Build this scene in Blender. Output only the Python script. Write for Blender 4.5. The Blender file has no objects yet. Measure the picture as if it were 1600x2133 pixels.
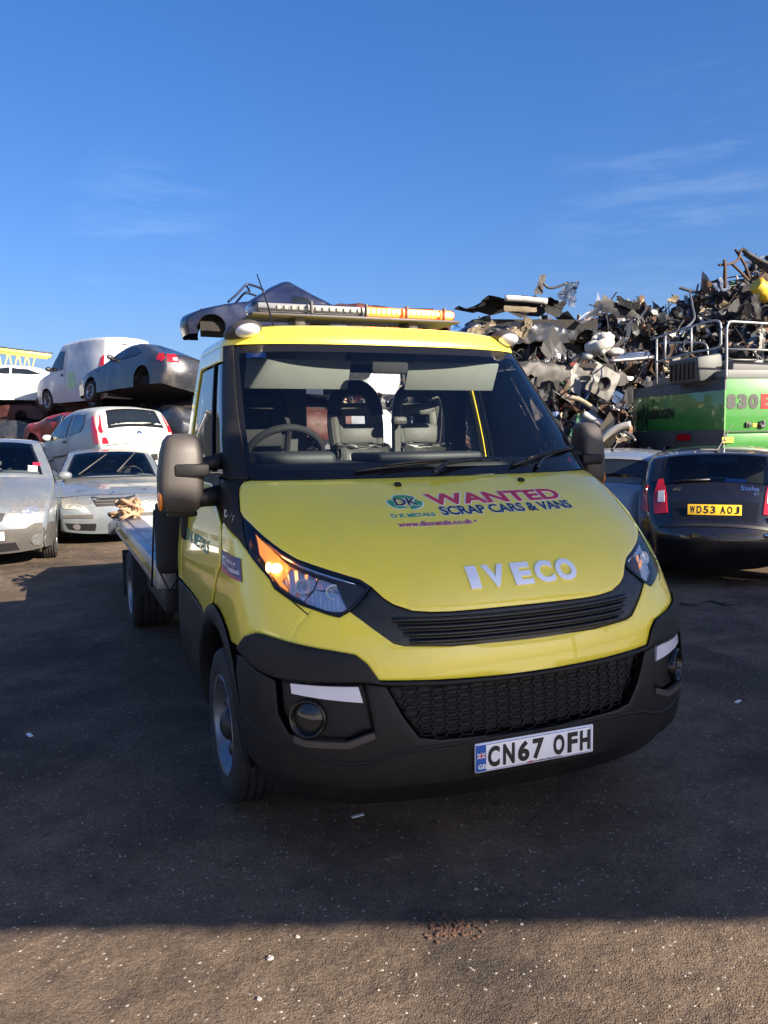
import bpy, bmesh, math, random
from mathutils import Vector, Matrix, Euler
from math import radians as R, sin, cos, pi
random.seed(7)
SC = bpy.context.scene
COL = SC.collection

# ------------------------------------------------------------------ camera, sky, sun, exposure
cam_d = bpy.data.cameras.new('camera'); cam = bpy.data.objects.new('camera', cam_d); COL.objects.link(cam)
cam.location = (0, 0, 1.6086)
cam.rotation_euler = (Matrix.Rotation(R(90 - 5.2261), 3, 'X') @ Matrix.Rotation(R(-0.79985), 3, 'Z')).to_euler()
cam_d.sensor_fit = 'VERTICAL'; cam_d.sensor_height = 36.0; cam_d.lens = 36.0 * 1707.26 / 2133.0
cam_d.clip_start = 0.05; cam_d.clip_end = 3000
SC.camera = cam
SUN_AZ, SUN_EL = R(130), R(24)            # azimuth from +Y towards +X
SUN_DIR = Vector((sin(SUN_AZ) * cos(SUN_EL), cos(SUN_AZ) * cos(SUN_EL), sin(SUN_EL)))
SC.view_settings.view_transform = 'Standard'; SC.view_settings.look = 'None'
SC.view_settings.exposure = 1.6; SC.view_settings.gamma = 1.0
wd = bpy.data.worlds.new('World'); SC.world = wd; wd.use_nodes = True
nt = wd.node_tree; nt.nodes.clear()
def wn(t, **k):
    n = nt.nodes.new(t)
    for a, b in k.items(): setattr(n, a, b)
    return n
wo = wn('ShaderNodeOutputWorld'); bg = wn('ShaderNodeBackground'); sky = wn('ShaderNodeTexSky')
sky.sky_type = 'NISHITA'; sky.sun_disc = False; sky.sun_elevation = SUN_EL; sky.sun_rotation = SUN_AZ
sky.air_density = 1.0; sky.dust_density = 2.0; sky.ozone_density = 3.5
bg.inputs[1].default_value = 0.062
hs = wn('ShaderNodeHueSaturation'); hs.inputs['Saturation'].default_value = 1.24; hs.inputs['Value'].default_value = 1.0
gm = wn('ShaderNodeGamma'); gm.inputs[1].default_value = .82
tn = wn('ShaderNodeMix', data_type='RGBA', blend_type='MULTIPLY'); tn.inputs[0].default_value = 1.0; tn.inputs[7].default_value = (.97, 1.02, 1.30, 1)
nt.links.new(sky.outputs[0], gm.inputs[0]); nt.links.new(gm.outputs[0], tn.inputs[6]); nt.links.new(tn.outputs[2], hs.inputs['Color'])
# thin cirrus wisps, low on the right and a trace on the left
tc = wn('ShaderNodeTexCoord')
def wisp(direction, width, rot, scale, amount, prev):
    mp = wn('ShaderNodeMapping'); mp.inputs['Rotation'].default_value = rot; mp.inputs['Scale'].default_value = scale
    nz = wn('ShaderNodeTexNoise'); nz.inputs['Scale'].default_value = 6.0; nz.inputs['Detail'].default_value = 8; nz.inputs['Roughness'].default_value = .62
    nt.links.new(tc.outputs['Generated'], mp.inputs[0]); nt.links.new(mp.outputs[0], nz.inputs['Vector'])
    cr = wn('ShaderNodeMapRange'); cr.inputs[1].default_value = .47; cr.inputs[2].default_value = .74
    nt.links.new(nz.outputs[0], cr.inputs[0])
    dt = wn('ShaderNodeVectorMath', operation='DOT_PRODUCT'); dt.inputs[1].default_value = Vector(direction).normalized()
    nt.links.new(tc.outputs['Generated'], dt.inputs[0])
    dm = wn('ShaderNodeMapRange', interpolation_type='SMOOTHSTEP'); dm.inputs[1].default_value = cos(width); dm.inputs[2].default_value = 1.0
    nt.links.new(dt.outputs['Value'], dm.inputs[0])
    mu = wn('ShaderNodeMath', operation='MULTIPLY'); nt.links.new(cr.outputs[0], mu.inputs[0]); nt.links.new(dm.outputs[0], mu.inputs[1])
    m2 = wn('ShaderNodeMath', operation='MULTIPLY'); m2.inputs[1].default_value = amount; nt.links.new(mu.outputs[0], m2.inputs[0])
    mx = wn('ShaderNodeMix', data_type='RGBA'); nt.links.new(m2.outputs[0], mx.inputs[0]); nt.links.new(prev, mx.inputs[6])
    mx.inputs[7].default_value = (5.0, 6.0, 7.4, 1)
    return mx.outputs[2]
c = wisp((.36, 1, .26), .17, (0, R(-32), R(-12)), (1.0, 1.0, 7.0), .13, hs.outputs[0])
c = wisp((-.27, 1, .24), .11, (0, R(24), 0), (1.0, 1.0, 8.0), .12, c)
nt.links.new(c, bg.inputs[0]); nt.links.new(bg.outputs[0], wo.inputs[0])
sl = bpy.data.lights.new('sun', 'SUN'); sl.energy = 5.0; sl.angle = R(.35); sl.color = (1.0, .87, .70)
so = bpy.data.objects.new('sun', sl); COL.objects.link(so)
so.rotation_euler = (-SUN_DIR).to_track_quat('-Z', 'Y').to_euler()

# ------------------------------------------------------------------ materials
MATS = {}
def pm(name, col, rough=.5, metal=0., coat=0., bump=None, var=None, spec=.5, dirt=None, emit=None, flake=False):
    """procedural principled material; var=(scale,amount) mottles the colour, dirt=(scale,colour,amount)"""
    m = bpy.data.materials.new(name); m.use_nodes = True; t = m.node_tree; b = t.nodes['Principled BSDF']
    b.inputs['Base Color'].default_value = (*col, 1); b.inputs['Roughness'].default_value = rough
    b.inputs['Metallic'].default_value = metal; b.inputs['Coat Weight'].default_value = coat; b.inputs['Coat Roughness'].default_value = .03
    b.inputs['Specular IOR Level'].default_value = spec
    co = t.nodes.new('ShaderNodeTexCoord')
    cur = None
    if var:
        n = t.nodes.new('ShaderNodeTexNoise'); n.inputs['Scale'].default_value = var[0]; n.inputs['Detail'].default_value = 6
        t.links.new(co.outputs['Object'], n.inputs['Vector'])
        mx = t.nodes.new('ShaderNodeMix'); mx.data_type = 'RGBA'
        k = var[1]
        mx.inputs[6].default_value = (*[c * (1 - k) for c in col], 1); mx.inputs[7].default_value = (*[min(1, c * (1 + k)) for c in col], 1)
        t.links.new(n.outputs[0], mx.inputs[0]); cur = mx.outputs[2]
    if dirt:
        n = t.nodes.new('ShaderNodeTexNoise'); n.inputs['Scale'].default_value = dirt[0]; n.inputs['Detail'].default_value = 8; n.inputs['Roughness'].default_value = .7
        t.links.new(co.outputs['Object'], n.inputs['Vector'])
        r = t.nodes.new('ShaderNodeMapRange'); r.inputs[1].default_value = .48; r.inputs[2].default_value = .72; r.inputs[4].default_value = dirt[2]
        t.links.new(n.outputs[0], r.inputs[0])
        mx = t.nodes.new('ShaderNodeMix'); mx.data_type = 'RGBA'; t.links.new(r.outputs[0], mx.inputs[0])
        if cur: t.links.new(cur, mx.inputs[6])
        else: mx.inputs[6].default_value = (*col, 1)
        mx.inputs[7].default_value = (*dirt[1], 1); cur = mx.outputs[2]
        rr = t.nodes.new('ShaderNodeMapRange'); rr.inputs[3].default_value = rough; rr.inputs[4].default_value = min(1, rough + .35)
        t.links.new(r.outputs[0], rr.inputs[0]); t.links.new(rr.outputs[0], b.inputs['Roughness'])
    if cur: t.links.new(cur, b.inputs['Base Color'])
    if bump:
        n = t.nodes.new('ShaderNodeTexNoise'); n.inputs['Scale'].default_value = bump[0]; n.inputs['Detail'].default_value = 4
        t.links.new(co.outputs['Object'], n.inputs['Vector'])
        bp = t.nodes.new('ShaderNodeBump'); bp.inputs['Strength'].default_value = bump[1]; bp.inputs['Distance'].default_value = .01
        t.links.new(n.outputs[0], bp.inputs['Height']); t.links.new(bp.outputs[0], b.inputs['Normal'])
    if emit:
        b.inputs['Emission Color'].default_value = (*emit[0], 1); b.inputs['Emission Strength'].default_value = emit[1]
    MATS[name] = m
    return m
def glass(name, tint, refl=1.0, ior=1.5, rough=.0):
    m = bpy.data.materials.new(name); m.use_nodes = True; t = m.node_tree; t.nodes.clear()
    o = t.nodes.new('ShaderNodeOutputMaterial'); tr = t.nodes.new('ShaderNodeBsdfTransparent'); tr.inputs[0].default_value = (*tint, 1)
    gl = t.nodes.new('ShaderNodeBsdfGlossy'); gl.inputs['Roughness'].default_value = rough; gl.inputs[0].default_value = (refl, refl, refl, 1)
    fr = t.nodes.new('ShaderNodeFresnel'); fr.inputs[0].default_value = ior
    mx = t.nodes.new('ShaderNodeMixShader'); t.links.new(fr.outputs[0], mx.inputs[0]); t.links.new(tr.outputs[0], mx.inputs[1]); t.links.new(gl.outputs[0], mx.inputs[2])
    t.links.new(mx.outputs[0], o.inputs[0]); MATS[name] = m
    return m
pm('yellow', (.90, .73, .05), .30, 0, 1.0, dirt=(1.7, (.60, .50, .13), .30))
pm('black_plastic', (.0065, .0065, .0075), .55, bump=(260, .15), spec=.35, dirt=(3.5, (.028, .025, .022), .6))
pm('gloss_black', (.008, .008, .009), .12)
pm('grille_black', (.011, .012, .012), .35)
pm('grey_plastic', (.052, .045, .042), .52, bump=(300, .10), var=(6, .15))
pm('rubber', (.016, .016, .017), .75, bump=(60, .2), dirt=(9, (.06, .052, .045), .6))
pm('steel_rim', (.33, .34, .36), .38, .85, dirt=(12, (.10, .09, .08), .5))
pm('dark_steel', (.05, .05, .055), .5, .5, dirt=(6, (.09, .06, .04), .5))
pm('chrome', (.86, .88, .90), .16, 1.0)
pm('badge_silver', (.93, .93, .92), .25, .35, coat=.5)
pm('lamp_reflector', (.80, .80, .80), .26, .6)
pm('lamp_dark', (.22, .22, .23), .22, .6)
pm('amber_lit', (1, .35, .05), .4, emit=((1.0, .40, .10), 5.0))
pm('amber_soft', (.8, .30, .06), .35, emit=((1.0, .32, .06), .35))
pm('amber_led', (1, .3, .05), .4, emit=((1.0, .26, .04), 7.0))
pm('amber_core', (.8, .2, .03), .4, emit=((1.0, .07, .01), .45))
pm('led_off', (.22, .22, .23), .3)
pm('amber', (.75, .22, .03), .3, coat=.5)
pm('white_lens', (.62, .62, .68), .22, coat=.6)
pm('plate_white', (.90, .90, .90), .35)
pm('plate_yellow', (.80, .48, .03), .35)
pm('ink', (.012, .012, .014), .45)
pm('plate_blue', (.012, .10, .42), .4)
pm('red_ink', (.52, .018, .05), .4)
pm('navy_ink', (.010, .030, .085), .4)
pm('magenta_ink', (.36, .02, .13), .4)
pm('teal_ink', (.008, .26, .20), .4)
pm('green_ink', (.02, .27, .11), .4)
pm('white_ink', (.80, .82, .80), .4)
pm('sticker_purple', (.07, .055, .17), .35)
pm('sticker_pink', (.50, .10, .17), .35)
pm('aluminium', (.47, .47, .48), .42, .75, dirt=(4, (.18, .16, .14), .7), bump=(40, .08))
pm('seat_black', (.014, .014, .016), .8, bump=(90, .2))
pm('seat_grey', (.055, .053, .048), .55, bump=(30, .15))
pm('seat_cover', (.042, .040, .037), .38, bump=(9, .6))
pm('visor', (.23, .24, .22), .75, var=(10, .12))
pm('visor_shade', (.30, .33, .36), .7)
pm('dash', (.026, .029, .033), .55, bump=(200, .1))
pm('cab_lining', (.06, .062, .066), .8)
pm('strap', (.38, .24, .14), .8, bump=(30, .4), var=(12, .4))
pm('red_lens', (.42, .008, .016), .12, coat=.8, var=(14, .2))
pm('clear_lens', (.62, .62, .64), .15, coat=.8)
pm('sky_blue_sticker', (.08, .24, .58), .5)
glass('windscreen_glass', (.80, .85, .84), .9)
glass('side_glass', (.78, .83, .83), 1.0)
glass('lamp_glass', (.92, .94, .96), .9)
glass('tint_glass', (.30, .36, .36), 1.0)
pm('dark_glass', (.010, .013, .016), .05, spec=.7)

# ------------------------------------------------------------------ mesh helpers
def obj(name, bm, mats, parent=None, smooth=True, angle=32, recalc=False, loc=None, rot=None):
    if recalc: bmesh.ops.recalc_face_normals(bm, faces=bm.faces)
    if smooth:
        ca = R(angle)
        for f in bm.faces: f.smooth = True
        for e in bm.edges:
            if len(e.link_faces) == 2:
                if e.calc_face_angle(0) > ca: e.smooth = False
    me = bpy.data.meshes.new(name); bm.to_mesh(me); bm.free()
    for m in (mats if isinstance(mats, (list, tuple)) else [mats]): me.materials.append(MATS[m] if isinstance(m, str) else m)
    o = bpy.data.objects.new(name, me); COL.objects.link(o)
    if parent: o.parent = parent
    if loc is not None: o.location = loc
    if rot is not None: o.rotation_euler = rot
    return o
def tag(o, label, cat, group=None, kind=None):
    if label: o['label'] = label
    if cat: o['category'] = cat
    if group: o['group'] = group
    if kind: o['kind'] = kind
    return o
def thing(name, label, cat, loc=(0, 0, 0), rz=0, group=None, rot=None):
    o = bpy.data.objects.new(name, None); COL.objects.link(o); o.location = loc; o.empty_display_size = .3
    o.rotation_euler = rot if rot is not None else (0, 0, rz)
    return tag(o, label, cat, group)
def NB(): return bmesh.new()
def bx(bm, c, s, rot=None, bevel=0., seg=2, mi=0):
    r = bmesh.ops.create_cube(bm, size=1.0); vs = r['verts']
    M = Matrix.Translation(Vector(c)) @ ((rot if isinstance(rot, Matrix) else Euler(rot).to_matrix()).to_4x4() if rot is not None else Matrix()) @ Matrix.Diagonal((*s, 1))
    bmesh.ops.transform(bm, matrix=M, verts=vs)
    fs = set(f for v in vs for f in v.link_faces)
    for f in fs: f.material_index = mi
    if bevel > 0:
        es = list(set(e for v in vs for e in v.link_edges))
        b = bmesh.ops.bevel(bm, geom=es, offset=bevel, segments=seg, affect='EDGES', profile=.5, clamp_overlap=True)
        for f in b['faces']: f.material_index = mi
    return bm
def tube(bm, pts, r, n=8, mi=0, closed=False):
    pts = [Vector(p) for p in pts]; N = len(pts); rings = []
    rs = r if isinstance(r, (list, tuple)) else [r] * N
    t0 = (pts[1] - pts[0]).normalized(); up = Vector((0, 0, 1)) if abs(t0.z) < .9 else Vector((1, 0, 0))
    a = t0.cross(up).normalized()
    for i, p in enumerate(pts):
        t = (pts[(i + 1) % N] - pts[i - 1]) if (closed or 0 < i < N - 1) else (pts[1] - pts[0] if i == 0 else pts[-1] - pts[-2])
        t.normalize(); a = (a - t * a.dot(t)).normalized(); b = t.cross(a)
        rings.append([bm.verts.new(p + (a * cos(2 * pi * k / n) + b * sin(2 * pi * k / n)) * rs[i]) for k in range(n)])
    rng = range(N) if closed else range(N - 1)
    for i in rng:
        A, B = rings[i], rings[(i + 1) % N]
        for k in range(n): bm.faces.new((A[k], A[(k + 1) % n], B[(k + 1) % n], B[k])).material_index = mi
    if not closed:
        bm.faces.new(rings[0][::-1]).material_index = mi; bm.faces.new(rings[-1]).material_index = mi
    return bm
def smooth_path(pts, k=6, closed=False):
    pts = [Vector(p) for p in pts]; out = []; n = len(pts)
    for i in range(n if closed else n - 1):
        g = (lambda j: pts[j % n]) if closed else (lambda j: pts[min(max(j, 0), n - 1)])
        p0, p1, p2, p3 = g(i - 1), g(i), g(i + 1), g(i + 2)
        for j in range(k):
            s = j / k
            out.append(.5 * ((2 * p1) + (p2 - p0) * s + (2 * p0 - 5 * p1 + 4 * p2 - p3) * s * s + (3 * p1 - p0 - 3 * p2 + p3) * s ** 3))
    if not closed: out.append(pts[-1])
    return out
def lathe(bm, prof, M=Matrix(), n=32, mi=0, mis=None):
    """prof [(r,h)] round local X axis, h along X"""
    rings = []
    for r, h in prof:
        if r < 1e-5: rings.append([bm.verts.new(M @ Vector((h, 0, 0)))])
        else: rings.append([bm.verts.new(M @ Vector((h, r * cos(2 * pi * k / n), r * sin(2 * pi * k / n)))) for k in range(n)])
    for i in range(len(rings) - 1):
        A, B = rings[i], rings[i + 1]
        for k in range(n):
            a, b = A[k % len(A)], A[(k + 1) % len(A)]; c, d = B[(k + 1) % len(B)], B[k % len(B)]
            vs = []
            for v in (a, b, c, d):
                if v not in vs: vs.append(v)
            if len(vs) > 2: bm.faces.new(vs).material_index = mis[i] if mis else mi
    return bm
def ball(bm, c, s, seg=16, rings=10, rot=None, mi=0):
    r = bmesh.ops.create_uvsphere(bm, u_segments=seg, v_segments=rings, radius=1.0)
    M = Matrix.Translation(Vector(c)) @ (Euler(rot).to_matrix().to_4x4() if rot else Matrix()) @ Matrix.Diagonal((*s, 1))
    bmesh.ops.transform(bm, matrix=M, verts=r['verts'])
    for f in set(f for v in r['verts'] for f in v.link_faces): f.material_index = mi
    return bm
def polygrid(poly, du, dv, inset=0., ring_mi=0):
    """flat polygon cut on a regular grid, in parameter space"""
    bm = NB(); vs = [bm.verts.new((u, v, 0)) for u, v in poly]; f = bm.faces.new(vs)
    bm.normal_update()
    if f.normal.z < 0: f.normal_flip()
    if inset:
        r = bmesh.ops.inset_region(bm, faces=[f], thickness=inset, use_even_offset=True, use_boundary=True)
        for g in r['faces']: g.material_index = ring_mi
    cut_grid(bm, du, dv)
    return bm
def cut_grid(bm, du, dv):
    us = [v.co.x for v in bm.verts]; ws = [v.co.y for v in bm.verts]
    for lo, hi, d, no in ((min(us), max(us), du, (1, 0, 0)), (min(ws), max(ws), dv, (0, 1, 0))):
        if not d: continue
        k = math.floor(lo / d) + 1
        while k * d < hi:
            p = (k * d, 0, 0) if no[0] else (0, k * d, 0)
            bmesh.ops.bisect_plane(bm, geom=bm.verts[:] + bm.edges[:] + bm.faces[:], dist=1e-6, plane_co=p, plane_no=no)
            k += 1
def wrap(bm, fn, off=0., thick=0., flip=False, rim_mi=None):
    """map a flat parameter mesh onto a surface fn(u,v)->(pos,normal); add a rim of depth thick"""
    nor = {}
    for v in bm.verts:
        p, n = fn(v.co.x, v.co.y); nor[v] = n; v.co = p + n * off
    if flip: bmesh.ops.reverse_faces(bm, faces=bm.faces[:])
    if thick:
        be = [e for e in bm.edges if len(e.link_faces) == 1]; low = {}
        for e in be:
            f = e.link_faces[0]; l = [q for q in f.loops if q.edge == e][0]; a, b = l.vert, l.link_loop_next.vert
            for v in (a, b):
                if v not in low: low[v] = bm.verts.new(v.co - nor[v] * thick)
            g = bm.faces.new((b, a, low[a], low[b])); g.material_index = f.material_index if rim_mi is None else rim_mi
            e.smooth = False
    return bm
def text_bm(s, bold=0., shear=0., space=1., box=None):
    """text as flat faces, normalised so that the unboldened text fills 0..1 x 0..1"""
    def mk(off):
        cu = bpy.data.curves.new('text', 'FONT'); cu.body = s; cu.size = 1; cu.offset = off; cu.shear = shear; cu.space_character = space
        cu.fill_mode = 'FRONT'; cu.resolution_u = 4
        o = bpy.data.objects.new('text', cu); COL.objects.link(o)
        dg = bpy.context.evaluated_depsgraph_get(); dg.update(); me = bpy.data.meshes.new_from_object(o.evaluated_get(dg))
        bm = NB(); bm.from_mesh(me); bpy.data.meshes.remove(me); bpy.data.objects.remove(o); bpy.data.curves.remove(cu)
        return bm
    bm = mk(bold)
    if box is None: box = (min(v.co.x for v in bm.verts), max(v.co.x for v in bm.verts), min(v.co.y for v in bm.verts), max(v.co.y for v in bm.verts))
    for v in bm.verts: v.co = ((v.co.x - box[0]) / (box[1] - box[0]), (v.co.y - box[2]) / (box[3] - box[2]), 0)
    return bm, box
def text_on(name, s, fn, u0, u1, v0, v1, mat, parent, off=.003, thick=.0015, bold=.02, outline=None, shear=0., space=1., grid=None, slope=0.):
    """lay a line of text into the box u0..u1 x v0..v1 of a surface"""
    bm, box = text_bm(s, bold, shear, space)
    out = []
    jobs = [(bm, mat, off)]
    if outline: jobs.append((text_bm(s, bold + outline[1], shear, space, box)[0], outline[0], off - .0012))
    for b, m, of in jobs:
        for v in b.verts: v.co = (u0 + v.co.x * (u1 - u0), v0 + v.co.y * (v1 - v0) + slope * v.co.x, 0)
        if grid: cut_grid(b, *grid)
        wrap(b, fn, of, thick)
        out.append(obj(name if m is mat else name + '_outline', b, m, parent, smooth=False))
    return out
def plane_fn(origin, ux, uy):
    o, a, b = Vector(origin), Vector(ux), Vector(uy); n = a.cross(b).normalized()
    return lambda u, v: (o + a * u + b * v, n)
def wheel(parent, c, Rr=.33, w=.21, rim=.20, side=-1, steel=True, name='wheel', rimmat='steel_rim'):
    """tyre with tread grooves + dished rim; side=-1 outer face towards -X"""
    bm = NB(); h = w / 2
    pr = [(rim, -h * .86), (rim + .02, -h * .98), (Rr - .045, -h), (Rr - .012, -h * .90), (Rr, -h * .74)]
    gr = []
    for g in (-.52, -.17, .17, .52): gr += [(Rr, g * h - .006), (Rr - .009, g * h - .004), (Rr - .009, g * h + .004), (Rr, g * h + .006)]
    pr = pr + gr + [(Rr, h * .74), (Rr - .012, h * .90), (Rr - .045, h), (rim + .02, h * .98), (rim, h * .86)]
    M = Matrix.Translation(Vector(c))
    lathe(bm, pr, M, 40); o = obj(name, bm, 'rubber', parent, angle=40)
    bm = NB(); s = side
    rp = [(rim, -s * h * .8), (rim - .012, s * h * .80), (rim + .006, s * h * .93), (rim + .004, s * h * .97), (rim - .012, s * h * .93), (rim - .028, s * h * .5), (rim * .82, s * h * .28), (rim * .66, s * h * .50), (rim * .42, s * h * .62), (rim * .40, s * h * .45), (rim * .28, s * h * .45), (rim * .24, s * h * .8), (0.0, s * h * .85)]
    lathe(bm, rp, M, 36)
    for k in range(5):
        a = 2 * pi * k / 5
        bx(bm, Vector(c) + Vector((s * h * .52, rim * .33 * cos(a), rim * .33 * sin(a))), (.03, .02, .02), (a, 0, 0))
    r = obj('rim', bm, rimmat, o, angle=40, recalc=True)
    bm = NB()
    for k in range(8):
        a = 2 * pi * (k + .5) / 8
        ball(bm, Vector(c) + Vector((s * (h * .42), rim * .70 * cos(a), rim * .70 * sin(a))), (.022, rim * .15, rim * .15), 12, 8)
    ball(bm, Vector(c) + Vector((s * h * .6, 0, 0)), (.05, rim * .34, rim * .34), 18, 10)
    obj('rim_hole', bm, 'dark_steel', o)
    return o
# ------------------------------------------------------------------ recovery truck: one cab surface, panels cut from it
def hermite(xs, ys, x):
    n = len(xs)
    if x <= xs[0]: return ys[0] + (ys[1] - ys[0]) / (xs[1] - xs[0]) * (x - xs[0])
    if x >= xs[-1]: return ys[-1] + (ys[-1] - ys[-2]) / (xs[-1] - xs[-2]) * (x - xs[-1])
    i = max(k for k in range(n - 1) if xs[k] <= x)
    h = xs[i + 1] - xs[i]; d = (ys[i + 1] - ys[i]) / h
    m0 = d if i == 0 else .5 * (d + (ys[i] - ys[i - 1]) / (xs[i] - xs[i - 1]))
    m1 = d if i == n - 2 else .5 * (d + (ys[i + 2] - ys[i + 1]) / (xs[i + 2] - xs[i + 1]))
    s = (x - xs[i]) / h
    return ys[i] * (1 + 2 * s) * (1 - s) ** 2 + h * m0 * s * (1 - s) ** 2 + ys[i + 1] * s * s * (3 - 2 * s) + h * m1 * s * s * (s - 1)
LO = dict(z=[.20, .27, .35, .45, .60, .72, .84, .965, 1.06, 1.15, 1.25, 1.35, 1.43],
          Y=[.10, .05, .015, 0, 0, .015, .035, .075, .13, .215, .345, .53, .72],
          w=[.90, .95, .975, .99, 1.0, 1.0, 1.0, 1.0, .99, .98, .965, .95, .94],
          d=[.45, .48, .5, .5, .5, .5, .52, .58, .58, .55, .5, .42, .37])
UP = dict(z=[1.43, 1.6, 1.8, 1.95, 2.07], Y=[.72, .87, 1.05, 1.19, 1.30], w=[.94, .92, .885, .855, .83], d=[.37, .36, .34, .32, .30])
YB = 2.15
def Sp(z):
    T = LO if z <= 1.43 else UP
    return hermite(T['z'], T['Y'], z), hermite(T['z'], T['w'], z), hermite(T['z'], T['d'], z)
def S(t, z):
    Y0, w, d = Sp(z); a = abs(t); sg = 1 if t >= 0 else -1
    if a <= 1:
        f = a * pi / 2; e = .8
        return Vector((sg * w * sin(f) ** e, Y0 + d * (1 - max(0, cos(f)) ** e), z))
    return Vector((sg * w, Y0 + d + (a - 1) * (YB - Y0 - d), z))
def Sn(t, z):
    h = .004; e = 1e-3
    za, zb = (z - e, z + e)
    if za <= 1.43 < zb: za, zb = (z - 2 * e, z) if z <= 1.43 else (z, z + 2 * e)
    n = (S(t + h, z) - S(t - h, z)).cross(S(t, zb) - S(t, za)).normalized()
    return S(t, z), n
def tX(x, z):                     # lateral metres -> t
    Y0, w, d = Sp(z); q = min(1, abs(x) / w); return math.copysign(math.asin(q ** 1.25) * 2 / pi, x)
def tY(y, z):                     # side panel: Y -> t (image-left side)
    Y0, w, d = Sp(z); return -(1 + (y - Y0 - d) / (YB - Y0 - d))
def SX(x, z): return Sn(tX(x, z), z)
def SY(y, z): return Sn(tY(y, z), z)
def mir(h): return [(t, z) for t, z in h] + [(-t, z) for t, z in reversed(h) if abs(t) > 1e-6]

truck = thing('recovery_truck', 'yellow flatbed recovery truck with an amber light bar, parked in the middle of the scrapyard', 'truck', (.5518, 3.0202, 0), R(22.0183))
def panel(name, poly, mat, off=0., thick=.02, inset=.007, du=.035, dv=.03, both=False, parent=truck, mats=None, ring=0, soft=.0035):
    out = []
    for m in ((1, -1) if both else (1,)):
        p = poly if m == 1 else [(-t, z) for t, z in poly]
        bm = polygrid(p, du, dv, inset, ring)
        if soft and inset:
            edge = set(v for e in bm.edges if len(e.link_faces) == 1 for v in e.verts)
        else: edge = set()
        idx = set(v.index for v in edge) if edge else set()
        bm.verts.index_update(); ev = [v for v in edge]
        wrap(bm, Sn, off, 0)
        for v in ev:
            v.co = v.co - v.normal * 0
        if ev:
            bm.normal_update()
            nn = {v: v.normal.copy() for v in ev}
            for v in ev: v.co -= nn[v] * soft
        if thick:
            bm.normal_update(); nn = {v: v.normal.copy() for v in bm.verts}; low = {}
            for e in [e for e in bm.edges if len(e.link_faces) == 1]:
                f = e.link_faces[0]; l = [q for q in f.loops if q.edge == e][0]; a, b = l.vert, l.link_loop_next.vert
                for v in (a, b):
                    if v not in low: low[v] = bm.verts.new(v.co - nn[v] * thick)
                bm.faces.new((b, a, low[a], low[b])).material_index = f.material_index; e.smooth = False
        out.append(obj(name, bm, mats or mat, parent, angle=50))
    return out

lip = [(0, .963), (-.141, .963), (-.188, .966), (-.235, .974), (-.283, .999), (-.306, 1.02), (-.334, 1.058)]
headup = [(-.363, 1.084), (-.417, 1.104), (-.488, 1.128), (-.561, 1.152), (-.623, 1.183), (-.697, 1.225), (-.767, 1.268), (-.816, 1.292)]
hoodl = [(-.836, 1.312), (-.815, 1.37), (-.785, 1.405), (-.745, 1.423), (-.69, 1.429), (-.4, 1.429), (0, 1.429)]
gin = [(-.364, 1.022), (-.409, .977)]
grbot = [(-.380, .950), (-.346, .915), (-.298, .865), (-.269, .854), (-.153, .842), (0, .838)]
headlo = [(-.444, .961), (-.485, .972), (-.562, .997), (-.618, 1.019), (-.681, 1.051), (-.702, 1.086), (-.748, 1.124), (-.799, 1.163), (-.818, 1.232)]
seam = [(-.535, .986), (-.555, .961), (-.593, .930), (-.639, .865)]
corner = [(-.46, .838), (-.413, .829), (-.384, .803), (-.353, .741)]
bumpbot = [(-.183, .728), (-.052, .72), (0, .718)]
WC = (.98, .345)
def arc(r, a0, a1, n, c=(.98, .36)): return [(c[0] + r * cos(R(a0 + (a1 - a0) * i / n)), c[1] + r * sin(R(a0 + (a1 - a0) * i / n))) for i in range(n + 1)]
def ty(l): return [(tY(y, z), z) for y, z in l]

hood = panel('hood', mir(lip + headup + hoodl), 'yellow', .004, .03)[0]
panel('bumper_panel', mir([(0, .838)][:0] + list(reversed(grbot)) + [gin[1], (-.444, .958), (-.485, .969)] + seam + corner + bumpbot), 'yellow', .002, .03)
fen = [(-.535, .986), (-.562, .994), (-.618, 1.016), (-.681, 1.048), (-.702, 1.083), (-.748, 1.121), (-.758, 1.131), (-.80, 1.158), (-.891, 1.208), (-1.087, 1.249), (-1.10, 1.243), (-1.125, 1.07), (-1.18, 1.02), (-1.238, .945)] \
    + ty(arc(.52, 82, 125, 7)) + [(-1.0, .80), (-.888, .858), (-.791, .882), (-.748, .881), (-.637, .866), (-.591, .930), (-.553, .961)]
fen_l, fen_r = panel('front_fender', fen, 'yellow', 0, .03, both=True)
door_poly = ty([(.985, 1.238), (.918, 1.07), (.968, 1.02), (1.017, .945), (1.064, .885)] + arc(.52, 76, 52, 4) + [(1.38, .802), (1.46, .813), (1.7, .826), (1.985, .832), (1.985, 1.40), (1.3, 1.40), (1.16, 1.31)])
doors = panel('door', door_poly, 'yellow', .003, .03, both=True)
panel('side_rear_panel', ty([(2.0, .832), (2.145, .825), (2.145, 1.42), (2.0, 1.42)]), 'yellow', 0, .03, both=True)
panel('lower_side_trim', ty(arc(.52, 51, -6, 7) + [(2.145, .33), (2.145, .815), (1.7, .816), (1.46, .803), (1.38, .792)]), 'black_plastic', .004, .03, both=True)
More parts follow.
